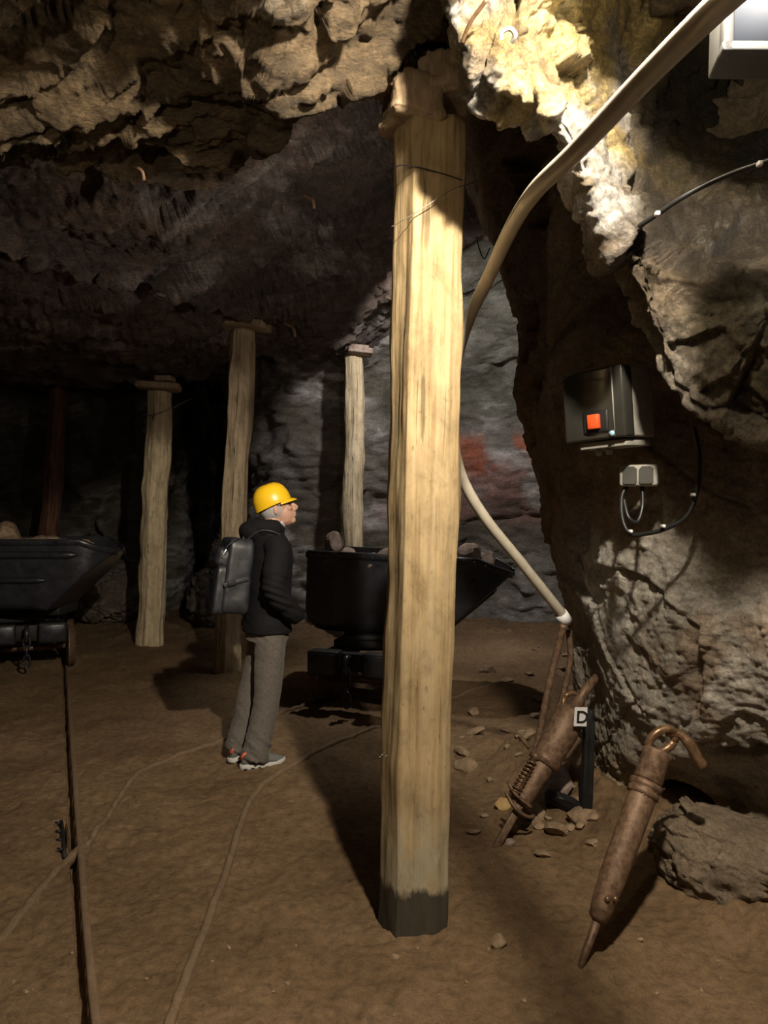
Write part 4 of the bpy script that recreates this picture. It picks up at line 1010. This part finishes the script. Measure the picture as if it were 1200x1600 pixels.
# flare rim
lowr = [bm.verts.new((v.co.x*1.05, v.co.y*1.06, v.co.z-.006)) for v in rings[0]]
inn = [bm.verts.new((v.co.x*.97, v.co.y*.96, v.co.z-.001)) for v in rings[0]]
skin_rings(bm, [inn, lowr]+rings[:-1], False); bm.faces.new(rings[-2])
for v in rings[-1]: bm.verts.remove(v)
bmesh.ops.transform(bm, matrix=HM, verts=bm.verts[:]); hel = obj('helmet', bm, M_helm, ps)
m_ = hel.modifiers.new('t', 'SOLIDIFY'); m_.thickness = .003
bm = bmesh.new(); rings = []
for u in np.linspace(0, 1, 8):
    ring = []
    for k in range(17):
        t = R(-62)+R(124)*k/16; ext = .034*math.cos(t/R(62)*math.pi/2)**.7 if abs(k-8) < 8 else 0
        ring.append(Vector(((.112+ext*u)*math.cos(t)*1.0-.002+.0, .098*math.sin(t)*(1+.08*u), -.012-.018*u*u-.004)))
    rings.append(ring)
vt = [[bm.verts.new(p) for p in r] for r in rings]; vb = [[bm.verts.new(p-Vector((0, 0, .004))) for p in r] for r in rings]
for A_ in (vt, vb):
    for a, b in zip(A_, A_[1:]):
        for k in range(16): bm.faces.new((a[k], a[k+1], b[k+1], b[k]))
for k in range(16): bm.faces.new((vt[-1][k], vt[-1][k+1], vb[-1][k+1], vb[-1][k]))
bmesh.ops.transform(bm, matrix=HM, verts=bm.verts[:]); obj('peak', bm, M_helm, hel)

# jacket
bm = bmesh.new()
erings(bm, [(0, 0, .835, .150, .195), (0, 0, .87, .148, .195), (0, 0, .95, .140, .188), (.005, 0, 1.06, .136, .186), (.01, 0, 1.2, .140, .200), (.02, 0, 1.32, .136, .212), (.02, 0, 1.39, .122, .205), (.018, 0, 1.44, .095, .160), (.02, 0, 1.475, .072, .095), (.035, 0, 1.515, .070, .074)], 36, True, 2.3)
for s in (-1, 1):
    pth = spline([Vector((.015, s*.165, 1.405)), Vector((.01, s*.225, 1.33)), Vector((-.03, s*.275, 1.14)), Vector((.05, s*.255, 1.03)), Vector((.120, s*.205, .96)), Vector((.125, s*.165, .935))], 5)
    tube(bm, pth, [(.082, .082)]*4+[(.078, .078)]*5+[(.070, .070)]*6+[(.062, .062)]*7+[(.052, .052)]*4, 20)
# hood bunched behind the neck
tube(bm, spline([Vector((.085, -.055, 1.475)), Vector((.02, -.105, 1.50)), Vector((-.07, -.085, 1.505)), Vector((-.115, 0, 1.495)), Vector((-.07, .085, 1.505)), Vector((.02, .105, 1.50)), Vector((.085, .055, 1.475))], 5), [(.022, .03)]*4+[(.040, .052)]*23+[(.022, .03)]*4, 16)
ell(bm, (-.095, 0, 1.475), (.085, .115, .072), 20, 14)
me = remesh(bm, .009, 4)
def jf(P):
    fold = .007*noise(P*np.array((7, 7, 16)), 3)+.004*ridged(P*np.array((9, 9, 20)), 2, 4)
    el_ = np.exp(-((P[:, 2]-1.10)/.10)**2)*sst(np.abs(P[:, 1]), .18, .24)
    return fold*.8+.006*np.sin(P[:, 2]*150+P[:, 0]*60)*el_
jk = obj('jacket', displace(me, jf), M_jack, ps)
obj('collar', tb(spline([Vector((.075, -.062, 1.535)), Vector((.10, -.035, 1.515)), Vector((.112, 0, 1.505)), Vector((.10, .035, 1.515))], 4), .010, 8), M_shirt, ps)
# trousers
bm = bmesh.new()
erings(bm, [(-.005, 0, .78, .135, .178), (0, 0, .85, .132, .178), (0, 0, .90, .13, .172)], 30, True, 2.3)
for s in (-1, 1):
    f0 = Vector((-.105, -.10, .05)) if s < 0 else Vector((-.17, .10, .055)); kn = Vector((-.025, -.098, .46)) if s < 0 else Vector((-.07, .10, .46))
    pth = spline([Vector((0, s*.082, .86)), Vector((-.005, s*.090, .70)), kn, (kn+f0)/2+Vector((.006, 0, 0)), f0], 6)
    n_ = len(pth); rr_ = np.interp(np.linspace(0, 1, n_), [0, .22, .5, .75, 1], [.108, .104, .086, .082, .086])
    tube(bm, pth, [(float(r), float(r)*.95) for r in rr_], 24)
me = remesh(bm, .009, 3)
def tf(P):
    return .010*noise(P*np.array((9, 9, 3.0)), 13)+.012*ridged(P*np.array((5, 5, 11))+np.stack([P[:, 2]*3, P[:, 2]*2, P[:, 0]*9], 1), 3, 14)*(sst(-P[:, 2], -.30, -.08)+.45)-.005
obj('trousers', displace(me, tf), M_trou, ps)
# shoes
def shoe(c, yaw, lab):
    c = Vector(c); M = Matrix.Translation(c) @ Matrix.Rotation(yaw, 4, 'Z')
    rt = bmesh.new()
    L = [(-.085, .020, .034, .075), (-.07, .034, .040, .095), (-.03, .038, .042, .100), (.02, .042, .041, .088), (.07, .047, .038, .068), (.12, .049, .034, .052), (.16, .042, .028, .040), (.185, .024, .020, .028)]
    rings = []
    for x, wd, zc, ht in L:
        ring = []
        for k in range(20):
            a = 2*math.pi*k/20; ring.append(rt.verts.new(M @ Vector((x, wd*math.cos(a)*(1 if math.sin(a) < 0 else (1-.35*math.sin(a))), .018+max(0, ht*.5+ht*.5*math.sin(a))))))
        rings.append(ring)
    skin_rings(rt, rings); s_ = obj('shoe', rt, M_shoe, ps)
    bm = bmesh.new(); out = [(-.098, 0), (-.09, .03), (-.05, .042), (.0, .042), (.06, .048), (.12, .053), (.165, .045), (.193, .02), (.198, 0)]
    out = out+[(x, -y) for x, y in out[::-1][1:-1]]
    rg = [[bm.verts.new(M @ Vector((x*k, y*k, z+(.012 if x > .15 else 0)))) for x, y in out] for z, k in ((0.0, .97), (.008, 1.0), (.026, 1.0), (.030, .95))]
    skin_rings(bm, rg); sl = obj('sole', bm, M_sole, s_)
    for k in range(6): obj('tread', bx(M @ Vector((-.07+.045*k, -.046, .006)), (.018, .012, .012), Matrix.Rotation(yaw, 3, 'Z')), M_ink, s_)
    obj('heel_tab', tb([M @ Vector((-.055, -.03, .105)), M @ Vector((-.075, -.015, .085)), M @ Vector((-.083, 0, .06))], [(.014, .014)]*3, 8), M_orange, s_)
    for k in range(4): obj('lace', tb([M @ Vector((.03+.022*k, -.026, .098-.011*k)), M @ Vector((.035+.022*k, .026, .098-.011*k))], .004, 6), M_sole, s_)
    return s_
shoe((-.105, -.10, .0), R(0), 'near'); shoe((-.155, .10, .0), R(38), 'far')

# backpack (top level: carried on the back)
bp = thing('backpack', 'dark grey backpack carried on the back of the person', 'backpack', PR, TH)
def rbox(c, s, sub=2, f=.22, rot=None, taper=0, puff=0):
    bm = bmesh.new(); bmesh.ops.create_cube(bm, size=1)
    bmesh.ops.bevel(bm, geom=bm.edges[:], offset=f, segments=4, affect='EDGES', profile=.5)
    bmesh.ops.subdivide_edges(bm, edges=[e for e in bm.edges if e.calc_length() > .25], cuts=8, use_grid_fill=True)
    for v in bm.verts:
        k = 1-taper*(v.co.z+.5); v.co.x *= k if taper else 1; v.co.y *= 1-taper*.5*(v.co.z+.5)
        v.co = Vector((v.co.x*s[0], v.co.y*s[1], v.co.z*s[2]))
    M = Matrix.Translation(Vector(c)) @ (Euler([R(a) for a in rot]).to_matrix().to_4x4() if rot else Matrix()); bmesh.ops.transform(bm, matrix=M, verts=bm.verts[:]); return bm
def bpart(name, bm, mat=M_pack, amp=.006, parent=bp):
    me = bpy.data.meshes.new(name); bm.to_mesh(me); bm.free(); me.update()
    if amp: displace(me, lambda P: amp*noise(P*13, 5)+amp*.9*ridged(P*np.array((9, 9, 20)), 2, 6)-amp*.3)
    return obj(name, me, mat, parent)
bpart('main_bag', rbox((-.215, 0, 1.20), (.18, .31, .47), f=.13, rot=(0, 7, 0), taper=.12))
bpart('front_pocket', rbox((-.315, 0, 1.12), (.10, .27, .31), f=.14, rot=(0, 7, 0), taper=.1))
bpart('top_pocket', rbox((-.295, 0, 1.315), (.11, .25, .13), f=.25, rot=(0, 16, 0)))
obj('zip', tb(spline([Vector((-.30, -.145, 1.38)), Vector((-.25, -.150, 1.42)), Vector((-.20, -.12, 1.435))], 5), .004, 6), M_pack, bp)
obj('zip_pull', bx((-.305, -.132, 1.345), (.010, .008, .055), Euler((0, R(30), 0)).to_matrix(), .002), M_metal, bp)
obj('side_strap', bx((-.235, -.156, 1.17), (.16, .010, .026), Euler((0, R(-14), 0)).to_matrix(), .002), M_pack, bp)
obj('buckle', bx((-.265, -.164, 1.165), (.050, .014, .034), Euler((0, R(-14), 0)).to_matrix(), .004), M_blackm, bp)
obj('haul_loop', tb(spline([Vector((-.16, -.04, 1.425)), Vector((-.16, -.03, 1.46)), Vector((-.16, .03, 1.46)), Vector((-.16, .04, 1.425))], 4), .007, 8), M_pack, bp)
for k, z in enumerate((1.235, 1.20, .99)):
    obj('seam', tb(spline([Vector((-.372+.02*(k == 2), -.11, z)), Vector((-.378+.02*(k == 2), 0, z+.01)), Vector((-.372+.02*(k == 2), .11, z))], 4), .003, 6), M_blackm, bp)
for s in (-1, 1):
    bm = bmesh.new(); pth = spline([Vector((-.15, s*.07, 1.42)), Vector((-.07, s*.115, 1.482)), Vector((.02, s*.135, 1.468)), Vector((.085, s*.130, 1.415)), Vector((.10, s*.11, 1.34))], 5)
    tube(bm, pth, [(.024, .008)]*len(pth), 10); obj('shoulder_strap', bm, M_pack, bp)
